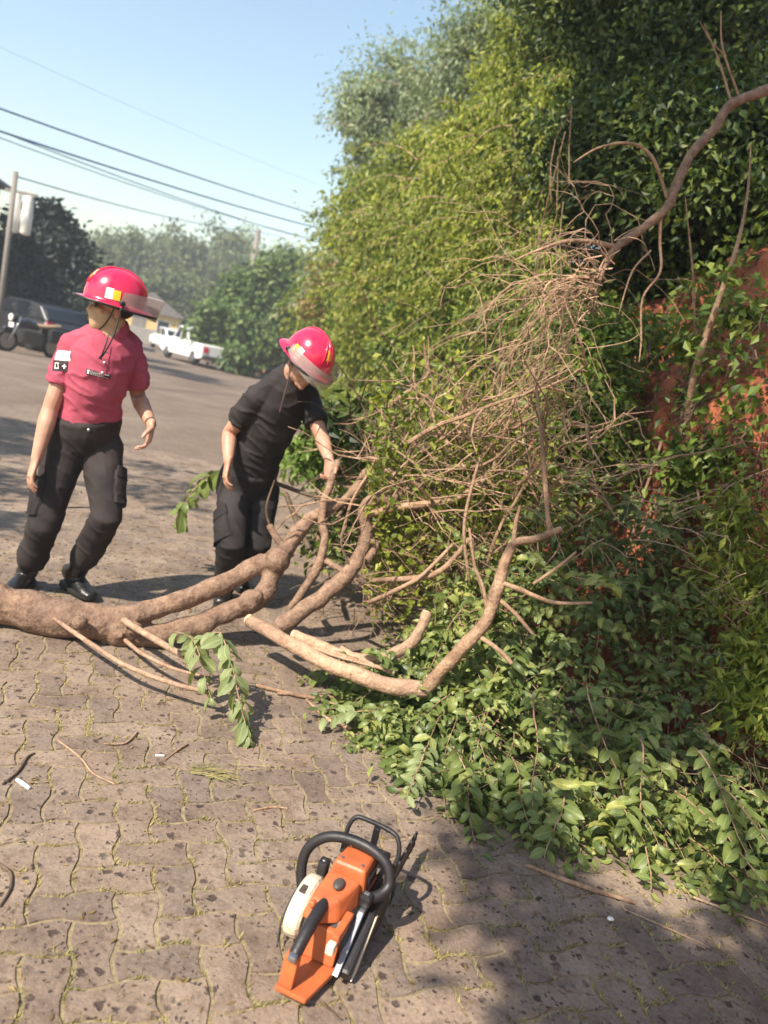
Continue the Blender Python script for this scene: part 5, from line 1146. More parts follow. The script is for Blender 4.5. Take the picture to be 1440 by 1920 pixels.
def helmet(parent, c, B, visor):
    # c: centre of the rim plane; B columns right, forward, up. one shell with flared brim; rim, stickers, strap and visor are sub-parts
    q = lambda v: c + B @ Vector(v)
    def surf_pt(a, t, o=0.0):                      # a: angle (0 = right, 90 = front), t: 0 top .. 1 dome foot .. 2 brim edge
        ca, sa = math.cos(a), math.sin(a); front = max(sa, 0); back = max(-sa, 0)
        if t <= 1:
            th = t * PI / 2; k = math.sin(th) ** .86
            rid = .004 * math.exp(-((ca * k * 6) ** 2)) * (1 - t * .5)
            v = Vector(((.128 + o) * k * ca, (.152 + o) * k * sa, (.158 + o) * math.cos(th) ** .92 + rid + .012))
        else:
            s = t - 1; ext = .018 + .026 * front + .034 * back ** 1.3
            v = Vector(((.128 + o + ext * s) * ca, (.152 + o + ext * s) * sa, .012 - s * (.018 + .012 * back) + o + .012 * front * s))
        return v
    n = 40; ts = [0.02, .1, .2, .32, .45, .58, .7, .8, .88, .95, 1.0, 1.12, 1.4, 1.7, 2.0]; vs_, fs = [], []
    for lay in (0, -.004):
        for t in ts:
            for k in range(n):
                v = surf_pt(2 * PI * k / n, t); v = v * (1 + lay / .13) if t < 1 else v + Vector((0, 0, lay)); vs_.append(q(v))
    m_ = len(ts)
    for L_ in (0, 1):
        o = L_ * m_ * n
        for j in range(m_ - 1):
            for k in range(n): a, b = o + j * n + k, o + j * n + (k + 1) % n; fs.append((a, b, b + n, a + n))
        fs.append(tuple(o + k for k in range(n)))
    for k in range(n): a, b = (m_ - 1) * n + k, (m_ - 1) * n + (k + 1) % n; fs.append((a, b, b + m_ * n, a + m_ * n))
    m = MB(); m.add(vs_, fs); sh = m.build('helmet', M['helmet'], parent, smooth=True)
    m = MB(); pts = [q(surf_pt(2 * PI * k / 40, 2.0) + Vector((0, 0, -.003))) for k in range(41)]; m.tube(pts, .0062, 7); m.build('rim', M['rim'], sh, smooth=True)
    # ridges over the dome
    for x in (0, -.5, .5):
        m = MB(); pts = [q(surf_pt(R(90) + x * .5 if k < 8 else R(270) - x * .5, abs(8 - k) / 8 * .86 + .02, .001)) for k in range(1, 16)]; m.tube(pts, .0042, 6); m.build('ridge', M['helmet'], sh, smooth=True)
    def sticker(a0, a1, t0, t1, mat, skew=0):
        na, nt_ = 7, 5; vs2 = []
        for j in range(nt_):
            for k in range(na): vs2.append(q(surf_pt(lerp(a0, a1, k / (na - 1)) + skew * j / nt_, lerp(t0, t1, j / (nt_ - 1)), .0022)))
        f2 = [(j * na + k, j * na + k + 1, (j + 1) * na + k + 1, (j + 1) * na + k) for j in range(nt_ - 1) for k in range(na - 1)]
        mm = MB(); mm.add(vs2, f2); mm.build('sticker', mat, sh, smooth=True)
    for s in (0, 1):
        fl = lambda a: a if s == 0 else PI - a
        sticker(fl(R(13)), fl(R(27)), .76, .96, M['white']); sticker(fl(R(0)), fl(R(12.5)), .78, .96, M['yellow'])
    sticker(R(82), R(98), .42, .66, M['yellow']); sticker(R(262), R(278), .5, .72, M['yellow'])
    for s in (-1, 1):
        m = MB(); k0 = Vector((s * .134, -.012, .018)); m.tube([q(k0), q(k0 + Vector((s * .016, 0, 0)))], [.015, .012], 12, .3); m.build('knob', M['rim'], sh, smooth=True)
    # flip visor: part of a curved band swung about the side knobs
    a0, a1, ang, rad, wid = visor; vv, ff = [], []; na, nh = 22, 6
    for lay in (0, .0018):
        for j in range(nh):
            for k in range(na):
                a = lerp(a0, a1, k / (na - 1)); r_ = rad + lay
                v = Vector((math.cos(a) * (.146 + lay), math.sin(a) * r_, 0)); z = lerp(-.012, wid, j / (nh - 1)) * math.sin(PI * lerp(.12, .88, k / (na - 1))) ** .7
                v.z = z; ca, sa = math.cos(ang), math.sin(ang); y, zz = v.y, v.z; v.y = y * ca - zz * sa; v.z = y * sa + zz * ca + .02
                vv.append(q(v))
    N_ = na * nh
    for L_ in (0, 1):
        for j in range(nh - 1):
            for k in range(na - 1): i0 = L_ * N_ + j * na + k; ff.append((i0, i0 + 1, i0 + na + 1, i0 + na))
    m = MB(); m.add(vv, ff); m.build('visor', M['visor'], sh, smooth=True)
    return sh

def cloth(scale, amp, stretch=(1, 1, 1), seed=0.0, zones=()):
    sx, sy, sz = stretch
    def f(p):
        q = Vector((p.x * sx + p.z * .5, p.y * sy, p.z * sz + p.x * .55)) * scale
        a = amp
        for c, r, k in zones: a += k * math.exp(-((p - c).length / r) ** 2)
        v = noise.noise(q + Vector((seed, 0, 0))); w = 1 - abs(noise.noise(q * 1.35 + Vector((0, seed + 4, 0)))) * 2
        return a * (v * .6 + max(w, -.2) ** 3 * .7 if w > 0 else v * .6) * 1.0
    return f

def person(label, J, face, look_up, helm_up, shirt_mat, visor, hands, heights, tro_mat, seed):
    """J: joints in world space."""
    root = thing('person', label, 'person', (J['pelvis'].x, J['pelvis'].y, 0))
    lat = (J['hipL'] - J['hipR']).normalized(); slat = (J['shL'] - J['shR']).normalized()
    spine = (J['neck'] - J['pelvis']).normalized(); ff = slat.cross(spine).normalized()
    if ff.dot(J['front']) < 0: ff = -ff
    def torso(mb, g, lo=-.1, hi=1.0, cap=.5):
        rings = []
        for t, w, d in ((-.16, .130, .110), (0, .150, .128), (.14, .148, .130), (.30, .138, .126), (.5, .142, .132), (.68, .155, .138), (.82, .154, .122), (.93, .125, .096), (1.0, .078, .072)):
            if t < lo or t > hi: continue
            l_ = lat.lerp(slat, max(0, min(1, t))).normalized(); c = J['pelvis'].lerp(J['chest'], t / .62) if t <= .62 else J['chest'].lerp(J['neck'], (t - .62) / .38)
            f_ = l_.cross(spine).normalized(); rings.append((c + ff * (.012 if .3 < t < .9 else 0), l_ * (w + g), f_ * (d + g)))
        mb.loft(rings, 24, cap)
    # ---- body: one continuous skin surface
    b = MB(); torso(b, -.026)
    hc = J['head']; B = frame(face, look_up)
    head(b, hc, B)
    b.tube([J['neck'] - spine * .05, J['neck'].lerp(hc, .35), hc + B @ Vector((0, -.015, -.06))], [.066, .058, .056], 14)
    for s in 'RL':
        sh_, el, wr = J['sh' + s], J['el' + s], J['wr' + s]
        b.tube([sh_ + (J['neck'] - sh_) * .25 - spine * .03, sh_, sh_.lerp(el, .35), sh_.lerp(el, .8), el, el.lerp(wr, .25), el.lerp(wr, .65), wr], [.045, .052, .050, .043, .040, .044, .035, .0265], 14, .8)
        hd, hn, th, curl, tc = hands[s]; hand(b, wr, hd, hn, th, curl, 1.02, .10, tc)
        hp, kn, an = J['hip' + s], J['kn' + s], J['an' + s]
        b.tube([hp, hp.lerp(kn, .5), kn, kn.lerp(an, .35), an], [.075, .066, .050, .050, .034], 14, .8)
    body = remesh('body', b, .0042, 5, M['skin'], root)
    # ---- shirt
    s_ = MB(); torso(s_, .012, .02 if heights.get('tuck') else -.1, 1.0, .35)
    for s in 'RL':
        sh_, el = J['sh' + s], J['el' + s]; d = (el - sh_).normalized(); e = sh_ + d * heights['sleeve']
        s_.tube([sh_ + (J['neck'] - sh_) * .3, sh_, sh_.lerp(e, .5), e - d * .01, e], [.064, .067, .070, .071, .069], 18, 0)
        s_.ell(sh_, .067, .067, .066)
        s_.tube([sh_, sh_.lerp(J['neck'], .55) + spine * .012, J['neck'] + spine * .012], [.072, .066, .066], 16, .4)
    arm = [(J['shR'].lerp(J['elR'], .25), .14, .007), (J['shL'].lerp(J['elL'], .25), .14, .007), (J['pelvis'] + spine * .1, .16, .006)]
    shirt = remesh('shirt', s_, .0075, 4, shirt_mat, root, cloth(5.6, .0095, (1.2, 1, 2.2), seed, arm))
    # ---- trousers
    t_ = MB(); torso(t_, .020, -.2, .16, .3)
    for s in 'RL':
        hp, kn, an = J['hip' + s], J['kn' + s], J['an' + s]; k2 = kn + ff * .012
        t_.tube([hp + (J['pelvis'] - hp) * .3 + spine * .03, hp, hp.lerp(kn, .35), hp.lerp(kn, .75), k2, kn.lerp(an, .3), kn.lerp(an, .52), kn.lerp(an, .66), kn.lerp(an, .74)], [.10, .106, .098, .084, .080, .078, .076, .074, .062], 20, .2)
    zones = [(J['knR'], .16, .005), (J['knL'], .16, .005), (J['anR'].lerp(J['knR'], .25), .14, .006), (J['anL'].lerp(J['knL'], .25), .14, .006), (J['pelvis'] - spine * .12, .14, .006)]
    tro = remesh('trousers', t_, .0078, 4, tro_mat, root, cloth(5.2, .0062, (1.3, 1, 1.7), seed + 9, zones))
    tb = bvh_of(tro)
    for s, sg in (('R', -1), ('L', 1)):
        hp, kn = J['hip' + s], J['kn' + s]; side = (lat * sg + ff * .15).normalized(); c = hp.lerp(kn, .62) + side * .12
        pk = decal('cargo_pocket', tb, c, -side, hp - kn, (.15, .17), tro_mat, tro, .002, 8, 8, .016)
        if pk: decal('pocket_flap', tb, c + (hp - kn).normalized() * .085, -side, hp - kn, (.16, .055), tro_mat, pk, .016, 8, 8, .007)
    # ---- boots
    for s in 'RL':
        an, toe = J['an' + s], J['toe' + s]; d = Vector((toe.x - an.x, toe.y - an.y, 0)).normalized(); sd = d.cross(Vector((0, 0, 1))); g0 = J['gz' + s]; zz = lambda h: Vector((0, 0, g0 + h))
        base = Vector((an.x, an.y, 0)); bt = MB(); tilt = J.get('heel' + s, 0.0)
        P_ = lambda y, h: base + d * y + zz(h + max(0, (.12 - y)) * tilt)
        bt.tube([an.lerp(J['kn' + s], .44), an.lerp(J['kn' + s], .12), P_(-.005, .085), P_(.01, .05)], [.056, .054, .053, .050], 16, .2)
        bt.loft([(P_(-.075, .048), sd * .030, Vector((0, 0, .040))), (P_(-.04, .052), sd * .038, Vector((0, 0, .050))), (P_(.03, .055), sd * .042, Vector((0, 0, .050))), (P_(.09, .047), sd * .046, Vector((0, 0, .040))), (P_(.15, .040), sd * .047, Vector((0, 0, .032))), (P_(.19, .034), sd * .036, Vector((0, 0, .024)))], 18, .6)
        bo = remesh('boot', bt, .006, 4, M['boot'], root, cloth(26, .0016, (1, 1, 1.5), seed))
        so = MB(); so.loft([(P_(-.088, .009), sd * .032, d * .012)] and [(P_(.055, -.002), sd * .050, d * .150), (P_(.055, .022), sd * .051, d * .152)], 24, 0, True, .72); so.build('sole', M['sole'], bo, bevel=.004)
        for k in range(4):
            y = .055 + k * .022; lc = MB(); lc.tube([P_(y - .03, .100 - k * .012) + sd * .022, P_(y - .022, .108 - k * .0125), P_(y - .03, .100 - k * .012) - sd * .022], .003, 5); lc.build('lace', M['sole'], bo)
    # ---- helmet
    hB = frame(face, helm_up); hm_ = helmet(root, hc + hB @ Vector((0, -.005, .022)), hB, visor)
    return root, B, hc, shirt, tro, body, hm_, ff, spine, slat, hB

# --- man in the maroon polo, mid-stride, looking over his right shoulder
J = dict(pelvis=A(160, 808, 3.98), chest=A(184, 700, 3.94), neck=A(203, 622, 3.92), head=A(212, 578, 3.90),
         shR=A(136, 654, 3.91), shL=A(243, 656, 4.02), elR=A(94, 768, 3.84), wrR=A(68, 862, 3.76), elL=A(259, 744, 4.12), wrL=A(284, 797, 3.96),
         hipR=A(124, 838, 3.95), hipL=A(192, 838, 4.02), knR=A(82, 985, 3.86), anR=A(48, 1082, 3.98), knL=A(200, 968, 3.88), anL=A(138, 1082, 4.06),
         front=Vector((.3, -1, 0)))
J['toeR'] = J['anR'] + Vector((.02, -.2, 0)); J['toeL'] = J['anL'] + Vector((.17, -.12, 0)); J['gzR'] = J['gzL'] = 0.004; J['heelL'] = .25
hands = {'R': ((-.1, -.28, -1), (.75, .6, 0), -1, .32, .2), 'L': ((.1, -.35, -.9), (-.75, -.35, .1), -1, .42, .5)}
p1, B1, hc1, shirt1, tro1, body1, hel1, ff1, sp1, sl1, hB1 = person('man in maroon polo and red helmet striding behind the trunk', J, (-.86, -.50, .02), (.05, 0, 1), (.27, .08, 1), M['polo'],
        (R(180), R(360), R(14), .215, .105), hands, dict(sleeve=.20, tuck=True), M['fade'], 3.0)
sb = bvh_of(shirt1)
# collar and placket
nk = J['neck']; c_ = MB(); rings = []
for k in range(25):
    a = lerp(R(104), R(436), k / 24); dv = sl1 * math.cos(a) * .088 + ff1 * math.sin(a) * .088; fr = max(0, math.sin(a)); rad = dv.normalized()
    cc = nk + dv + sp1 * (.034 - .050 * fr ** 1.5); w_ = .024 + .012 * fr
    rings.append((cc, (sp1 * .9 - rad * .45).normalized() * w_, (rad * .9 + sp1 * .45).normalized() * .0055))
c_.loft(rings, 10, .3); c_.build('collar', M['polo'], shirt1, smooth=True)
chest = J['chest']
decal('placket', sb, nk - sp1 * .13 + ff1 * .2, -ff1, sp1, (.034, .17), M['polo'], shirt1, .0015, 6, 8, .002)
for k in range(3):
    h = sb.ray_cast(nk - sp1 * (.075 + .05 * k) + ff1 * .4, -ff1)
    if h[0]: m = MB(); m.ell(h[0] + h[1] * .005, .006, .006, .006, None, 10, 6); m.build('button', M['white'], shirt1, smooth=True)
# sleeve flag patch and blood-group patch
arm_d = (J['elR'] - J['shR']).normalized(); view = (J['shR'] - CP).normalized(); outw = (view + Vector((.35, 0, 0))).normalized()
pc = J['shR'] + arm_d * .045 - outw * .1; upa = -arm_d + sl1 * .0
decal('flag_patch', sb, pc + arm_d * .0 , outw, upa + Vector((-.25, 0, 0)), [(-.042, -.022, .042, -.008), (-.042, .012, .042, .026)], M['white'], shirt1, .0022)
decal('flag_patch', sb, pc, outw, upa + Vector((-.25, 0, 0)), [(-.042, -.008, .042, .012)], M['skyblue'], shirt1, .0022)
pq = pc + arm_d * .052
bp_ = decal('blood_group_patch', sb, pq, outw, upa + Vector((-.25, 0, 0)), (.080, .050), M['blackpatch'], shirt1, .0022)
if bp_:
    Lc = [(-.028, -.015, -.0235, .015), (-.010, -.015, -.0055, .015), (-.0235, .0105, -.010, .015), (-.0235, -.015, -.010, -.0105), (.010, -.0025, .030, .0025), (.0175, -.0115, .0225, -.0025), (.0175, .0025, .0225, .0115)]
    decal('blood_group_lettering', sb, pq, outw, upa + Vector((-.25, 0, 0)), Lc, M['white'], bp_, .0042)
# name strip on the chest
cq = chest + sp1 * .035 + sl1 * (-.012) + ff1 * .2
nt_ = decal('name_tag', sb, cq, -ff1, sp1, (.115, .026), M['blackpatch'], shirt1, .002)
if nt_:
    bars = [(-.052, -.009, -.044, .009), (-.038, -.008, .05, -.0065), (-.038, .0065, .05, .008), (-.038, -.0065, -.0365, .0065)] + [(-.032 + k * .0085, -.003, -.0275 + k * .0085, .003) for k in range(7)]
    decal('name_lettering', sb, cq, -ff1, sp1, bars, M['white'], nt_, .0038)
# belt and buckle
tb1 = bvh_of(tro1)
h = tb1.ray_cast(J['pelvis'] + sp1 * .055 + ff1 * .4, -ff1)
if h[0]: m = MB(); m.ell(h[0] + ff1 * .004, .009, .006, .009, None, 12, 8); m.build('button', M['metal'], tro1, smooth=True)
# sunglasses, hair, chin strap and cord
q1 = lambda v: hc1 + B1 @ Vector(v)
gl = MB()
for s in (-1, 1):
    gl.ell(q1((s * .034, .092, .006)), .029, .012, .020, B1)
sg_ = gl.build('sunglasses', M['lens'], p1, smooth=True)
m = MB()
for s in (-1, 1): m.tube([q1((s * .062, .085, .012)), q1((s * .079, .03, .012)), q1((s * .082, -.03, .004))], .0032, 6)
m.tube([q1((-.01, .106, .008)), q1((.01, .106, .008))], .003, 6); m.build('glasses_arm', M['rim'], sg_)
m = MB(); m.ell(q1((0, -.04, .03)), .080, .070, .075, B1); remesh('hair', m, .006, 2, M['hair'], p1, cloth(60, .002))
# beige cloth over his nose, cheeks and chin
m = MB(); m.ell(q1((0, .034, -.055)), .070, .074, .070, B1); m.ell(q1((0, .055, -.092)), .046, .045, .038, B1); m.ell(q1((0, .10, -.03)), .018, .020, .022, B1); m.ell(q1((0, .0, -.06)), .072, .07, .05, B1)
m.tube([q1((0, .01, -.08)), q1((0, -.005, -.125)), q1((0, -.01, -.15))], [.064, .064, .066], 16)
remesh('face_cloth', m, .005, 5, M['facecloth'], p1, cloth(22, .003, (1, 1, 1.5), 2.0))
def strap(parent, q, chin, drop_pts, mat, r=.0034):
    for s in (-1, 1):
        m = MB(); m.tube(smooth_path([q((s * .105, .01, .02)), q((s * .088, .02, -.04)), q((s * .06, .045, -.10)), q((0, .07, chin))], 4), r, 6); m.build('chin_strap', mat, parent, smooth=True)
    m = MB(); m.tube(smooth_path(drop_pts, 4), r * 1.15, 6, .4); m.build('strap_end', mat, parent, smooth=True)
strap(hel1, q1, -.128, [A(228, 575, 3.76), A(216, 622, 3.74), A(203, 650, 3.73), A(192, 668, 3.73)], M['rim'])
m = MB(); m.tube(smooth_path([A(203, 628, 3.74), A(197, 650, 3.72), A(188, 672, 3.72)], 3), [.004] * 6 + [.009], 8, .6); m.build('toggle', M['rim'], hel1, smooth=True)

# --- man in black, bending and holding a branch
J = dict(pelvis=A(463, 898, 4.50), chest=A(505, 790, 4.40), neck=A(541, 704, 4.28), head=A(571, 682, 4.18),
         shR=A(478, 752, 4.25), shL=A(576, 748, 4.42), elR=A(430, 812, 4.34), wrR=A(428, 866, 4.20), elL=A(602, 816, 4.30), wrL=A(617, 862, 4.13),
         hipR=A(440, 925, 4.46), hipL=A(492, 918, 4.56), knR=A(432, 1018, 4.26), anR=A(424, 1100, 4.48), knL=A(482, 1012, 4.42), anL=A(446, 1082, 4.80),
         front=Vector((.45, -1, -.4)))
J['toeR'] = J['anR'] + Vector((.02, -.2, 0)); J['toeL'] = J['anL'] + Vector((.1, -.2, 0)); J['gzR'] = J['gzL'] = 0.004; J['heelL'] = .2
hands = {'R': ((.02, -.25, -1), (.8, .3, 0), -1, .35, .3), 'L': ((.28, -.25, -.85), (-.35, -.8, -.15), -1, .75, .8)}
p2, B2, hc2, shirt2, tro2, body2, hel2, ff2, sp2, sl2, hB2 = person('man in black shirt and red helmet bending to grip a branch', J, (.62, -.62, -.52), (.33, -.25, .9), (.42, -.22, .88), M['tee'],
        (R(0), R(180), R(-12), .21, .095), hands, dict(sleeve=.175), M['trouser'], 11.0)
q2 = lambda v: hc2 + B2 @ Vector(v)
m = MB(); m.ell(q2((0, -.04, .02)), .080, .070, .078, B2); remesh('hair', m, .006, 2, M['hair'], p2, cloth(60, .002))
strap(hel2, q2, -.130, [A(548, 678, 4.05), A(540, 715, 4.04), A(531, 748, 4.04), A(524, 774, 4.05)], M['cord'])
sb2 = bvh_of(shirt2)
m = MB(); pts_o = []
nk2 = J['neck']
rng_pts = []
for k in range(25):
    a = 2 * PI * k / 24; rng_pts.append(nk2 - sp2 * (.006 + .028 * max(0, math.sin(a))) + sl2 * math.cos(a) * .082 + ff2 * math.sin(a) * .078)
m.tube(rng_pts, .009, 8); m.build('collar', M['tee'], shirt2, smooth=True)
# cloth ear flap hanging at the back of his helmet
m = MB(); fl = []
for j in range(5):
    for k in range(9):
        a = lerp(R(200), R(300), k / 8); fl.append(hc2 + hB2 @ Vector((math.cos(a) * (.105 + .012 * j), math.sin(a) * (.125 + .014 * j), .03 - .022 * j)))
fs = [(j * 9 + k, j * 9 + k + 1, j * 9 + k + 10, j * 9 + k + 9) for j in range(4) for k in range(8)]
m.add(fl, fs); m.add([v - hB2 @ Vector((0, 0, .003)) for v in fl], fs); m.build('neck_flap', M['tan'], hel2, smooth=True)
for s in (-1, 1):
    m = MB(); m.ell(q2((s * .03, .088, .004)), .011, .008, .006, B2, 10, 8); m.build('eye', M['hair'], p2, smooth=True)
# ------------------------------------------------------------------ chainsaw
saw = thing('chainsaw', 'orange and cream chainsaw standing on the sunlit paving', 'chainsaw', Vector((.12, 1.9, 0)))
SM = Matrix.Translation((.105, 1.865, .002)) @ Matrix.Rotation(R(-17.3), 4, 'Z')
def sb_(mb, name, mat, parent=saw, smooth=False, bevel=0.0, seg=2): return mb.xf(SM).build(name, mat, parent, smooth, bevel, seg)
m = MB(); m.prism([(-.105, .018), (.15, .012), (.165, .06), (.15, .135), (-.09, .135), (-.115, .09)], -.062, .066, 'x'); sb_(m, 'crankcase', M['blk'], bevel=.01)
# orange shroud: front cylinder cover and sloping air filter cover
def taper(prof_lo, prof_hi, z0, z1):
    n = len(prof_lo); m = MB(); m.add([(x, y, z0(x, y)) for x, y in prof_lo] + [(x, y, z1(x, y)) for x, y in prof_hi], [tuple(range(n))[::-1], tuple(range(n, 2 * n))] + [(k, (k + 1) % n, n + (k + 1) % n, n + k) for k in range(n)]); return m
m = taper([(-.060, .0), (.058, .0), (.060, .118), (-.050, .118)], [(-.046, .012), (.046, .012), (.046, .106), (-.036, .106)], lambda x, y: .137, lambda x, y: .222 + .05 * (y - .05)); cover = sb_(m, 'top_cover', M['orange'], bevel=.012, seg=3)
m = taper([(-.066, -.128), (-.02, -.135), (.03, -.10), (.056, -.004), (-.060, -.004)], [(-.052, -.108), (-.022, -.114), (.016, -.085), (.044, -.004), (-.048, -.004)], lambda x, y: .128, lambda x, y: .203 + .22 * y); rear = sb_(m, 'filter_cover', M['orange'], bevel=.012, seg=3)
m = MB(); m.ell((-.004, -.045, .199), .0155, .024, .010); sb_(m, 'cover_knob', M['dgrey'], rear, smooth=True)
m = MB(); m.tube([(-.040, -.108, .168), (-.044, -.122, .170)], [.010, .009], 12, .4); sb_(m, 'primer_bulb', M['orange'], rear, smooth=True)
for k in range(5):
    m = MB(); y = .03 + k * .014; m.box((.0515, y, .160), (.0585, y + .006, .195)); sb_(m, 'vent_slot', M['blk'], cover)
m = MB(); m.box((.036, -.165, .118), (.058, -.06, .150)); sb_(m, 'choke_housing', M['orange'], rear, bevel=.006)
m = MB(); m.box((.035, -.192, .112), (.057, -.167, .140)); sb_(m, 'fuel_cap_tab', M['cream'], saw, bevel=.006)
# starter cover, a dished cream housing on the left
prof = [(math.cos(a) * (.104 if math.cos(a) < 0 else .085) - .02, math.sin(a) * (.076 if math.sin(a) > 0 else .072) + .082) for a in [2 * PI * k / 22 for k in range(22)]]
m = MB(); m.prism(prof, -.112, -.064, 'x'); st = sb_(m, 'starter_cover', M['cream'], bevel=.018, seg=3)
for k in range(6):
    a = R(-60 + k * 24); m = MB(); m.tube([(-.1135, -.02 + math.cos(a) * .03, .082 + math.sin(a) * .03), (-.1135, -.02 + math.cos(a) * .06, .082 + math.sin(a) * .056)], .004, 6, .4); sb_(m, 'vent_slot', M['blk'], st)
m = MB(); m.box((-.100, -.075, .1535), (-.085, -.045, .1575)); sb_(m, 'starter_mark', M['dgrey'], st)
m = MB(); m.tube(smooth_path([(-.108, -.13, .02), (-.128, -.08, .05), (-.13, -.03, .09), (-.122, .02, .12)], 4), .0028, 6); sb_(m, 'starter_cord', M['blk'], st, smooth=True)
for x, y, z in ((.03, .03, .2235), (-.03, .03, .2235), (.03, .09, .2265), (-.028, .09, .2265)):
    m = MB(); m.tube([(x, y, z - .002), (x, y, z + .0012)], .0045, 10); sb_(m, 'screw', M['metal'], cover)
# right side: clutch cover, trim strips, muffler
m = MB(); m.prism([(-.13, .015), (.13, .015), (.165, .06), (.13, .118), (.0, .124), (-.15, .05)], .0685, .100, 'x'); cc_ = sb_(m, 'clutch_cover', M['blk'], bevel=.010)
m = MB(); m.prism([(-.17, .05), (-.155, .05), (-.02, .128), (.02, .135), (.02, .142), (-.035, .142)], .0605, .0765, 'x'); sb_(m, 'trim_strip', M['metal'], cc_, bevel=.002)
m = MB(); m.prism([(-.128, .018), (-.095, .018), (.02, .108), (.005, .112)], .1005, .1045, 'x'); sb_(m, 'trim_strip', M['cream'], cc_)
m = MB(); m.box((.055, .122, .09), (.10, .175, .155)); sb_(m, 'muffler', M['dgrey'], saw, bevel=.006)
m = MB(); m.box((.052, -.02, .142), (.082, .012, .172)); kb = sb_(m, 'switch_box', M['blk'], saw, bevel=.005); m = MB(); m.box((.058, -.008, .1725), (.074, .004, .177)); sb_(m, 'switch', M['metal'], kb, bevel=.002)
m = MB(); m.box((-.098, .035, .13), (-.070, .07, .178)); lb = sb_(m, 'oil_cap', M['blk'], saw, bevel=.006); m = MB(); m.ell((-.084, .05, .1785), .006, .006, .003); sb_(m, 'cap_screw', M['metal'], lb, smooth=True)
# rear handle: black grip over an orange foot
m = MB(); m.tube(smooth_path([(-.018, -.095, .168), (-.020, -.14, .160), (-.022, -.19, .142), (-.025, -.235, .112)], 4), [.0155, .0165, .017, .017, .017, .017, .017, .017, .0165, .0165, .016, .016, .015], 14, .5); gr = sb_(m, 'rear_grip', M['blk'], saw, smooth=True)
m = MB(); m.box((-.034, -.262, .112), (-.012, -.243, .128)); sb_(m, 'grip_cap', M['metal'], gr, bevel=.005)
m = MB(); m.add([(-.050, -.262, .022), (.034, -.262, .022), (.062, -.12, .016), (-.046, -.12, .016), (-.050, -.262, .036), (.034, -.262, .036), (.062, -.12, .032), (-.046, -.12, .032)], [(0,3,2,1),(4,5,6,7),(0,1,5,4),(1,2,6,5),(2,3,7,6),(3,0,4,7)]); ft = sb_(m, 'rear_foot', M['orange'], bevel=.005)
m = MB(); m.prism([(-.258, .036), (-.222, .036), (-.226, .118), (-.25, .116)], -.046, -.008, 'x'); sb_(m, 'handle_post', M['orange'], bevel=.006)
m = MB(); m.prism([(-.135, .034), (-.10, .034), (-.10, .12), (-.118, .12)], -.046, .05, 'x'); tk = sb_(m, 'tank_housing', M['orange'], bevel=.006)
m = MB(); m.tube(smooth_path([(-.02, -.165, .128), (-.02, -.172, .112), (-.02, -.185, .105)], 3), .005, 6, .5); sb_(m, 'trigger', M['blk'], gr, smooth=True)
# front handle tube and hand guard
path = [(-.085, .02, .045), (-.128, .045, .07), (-.150, .062, .13), (-.142, .072, .185), (-.10, .080, .228), (-.035, .084, .246), (.035, .082, .243), (.085, .076, .222), (.106, .064, .182), (.098, .045, .160), (.074, .02, .148)]
m = MB(); m.tube(smooth_path(path, 5), .0148, 14, .3); sb_(m, 'front_handle', M['blk'], saw, smooth=True)
m = MB(); m.prism([(.098, .185), (.140, .180), (.142, .218), (.104, .222)], -.062, .078, 'x'); pl_ = sb_(m, 'guard_base', M['blk'], bevel=.006)
m = MB(); m.prism([(.1045, .2235), (.122, .2215), (.122, .2245), (.1045, .2265)], -.045, .060, 'x'); sb_(m, 'label_strip', M['white'], pl_)
m = MB(); m.tube(smooth_path([(-.058, .125, .205), (-.062, .14, .242), (-.050, .15, .272), (-.02, .153, .278), (.06, .153, .272), (.088, .147, .256), (.100, .135, .22), (.094, .12, .18)], 4), .0068, 8, .4); gd = sb_(m, 'hand_guard', M['blk'], saw, smooth=True)
m = MB(); m.box((.012, .136, .212), (.030, .150, .274)); sb_(m, 'guard_strut', M['blk'], gd, bevel=.003)
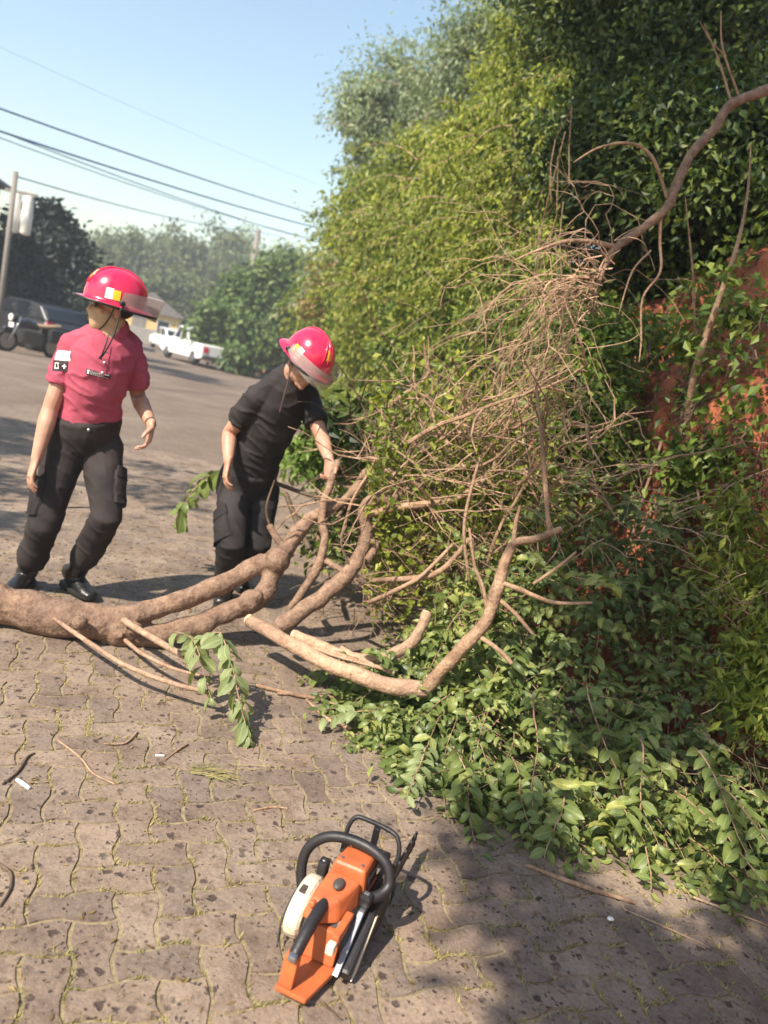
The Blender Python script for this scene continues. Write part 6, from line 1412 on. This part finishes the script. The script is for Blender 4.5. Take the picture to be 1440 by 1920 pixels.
# guide bar with chain, bumper spikes
def barprof(g): return [(.10, .048 - g), (.44, .060 - g), (.458 + g, .068), (.464 + g, .078), (.458 + g, .088), (.44, .097 + g), (.10, .106 + g)]
m = MB(); m.prism(barprof(0), .0775, .0815, 'x'); br_ = sb_(m, 'guide_bar', M['dgrey'])
m = MB(); bp2 = barprof(.003); loop = smooth_path([(.0795, y, z) for y, z in bp2], 6); m.tube(loop, .0042, 6)
acc = 0
for k in range(1, len(loop)):
    acc += (loop[k] - loop[k - 1]).length
    if acc > .017:
        acc = 0; c = loop[k]; up_ = Vector((0, 0, 1 if c.z > .078 else -1)); m.add([c + Vector((-.0045, -.006, 0)), c + Vector((.0045, -.006, 0)), c + Vector((.0045, .006, 0)), c + Vector((-.0045, .006, 0)), c + Vector((-.004, .005, 0)) + up_ * .009, c + Vector((.004, .005, 0)) + up_ * .009], [(0,1,2,3),(0,1,5,4),(2,3,4,5),(0,3,4),(1,2,5)])
sb_(m, 'chain', M['rim'], br_)
for x in (.055, .1005):
    m = MB(); m.prism([(.16, .05), (.168, .055), (.20, .062), (.17, .07), (.172, .078), (.204, .088), (.172, .094), (.172, .10), (.16, .105)], x, x + .004, 'x'); sb_(m, 'bumper_spike', M['rim'], saw)
for x, y in ((-.05, .12), (.05, .12), (-.05, -.09), (.05, -.09)):
    m = MB(); m.tube([(x, y, -.002), (x, y, .02)], .010, 10); sb_(m, 'rubber_foot', M['blk'], saw)

# ------------------------------------------------------------------ thin sunlit haze over the street
m = MB(); m.box((-75, -14, -1.1), (60, 125, 24)); hz = m.build('haze', None)
hm = bpy.data.materials.new('haze_air'); hm.use_nodes = True; ht = hm.node_tree; ht.nodes.clear()
ho = ht.nodes.new('ShaderNodeOutputMaterial'); hv_ = ht.nodes.new('ShaderNodeVolumePrincipled')
hv_.inputs['Color'].default_value = (.86, .90, .95, 1); hv_.inputs['Density'].default_value = .0021; hv_.inputs['Anisotropy'].default_value = 0.0
ht.links.new(hv_.outputs[0], ho.inputs['Volume']); hz.data.materials.append(hm); tag(hz, 'thin bright haze over the far end of the street', kind='stuff')
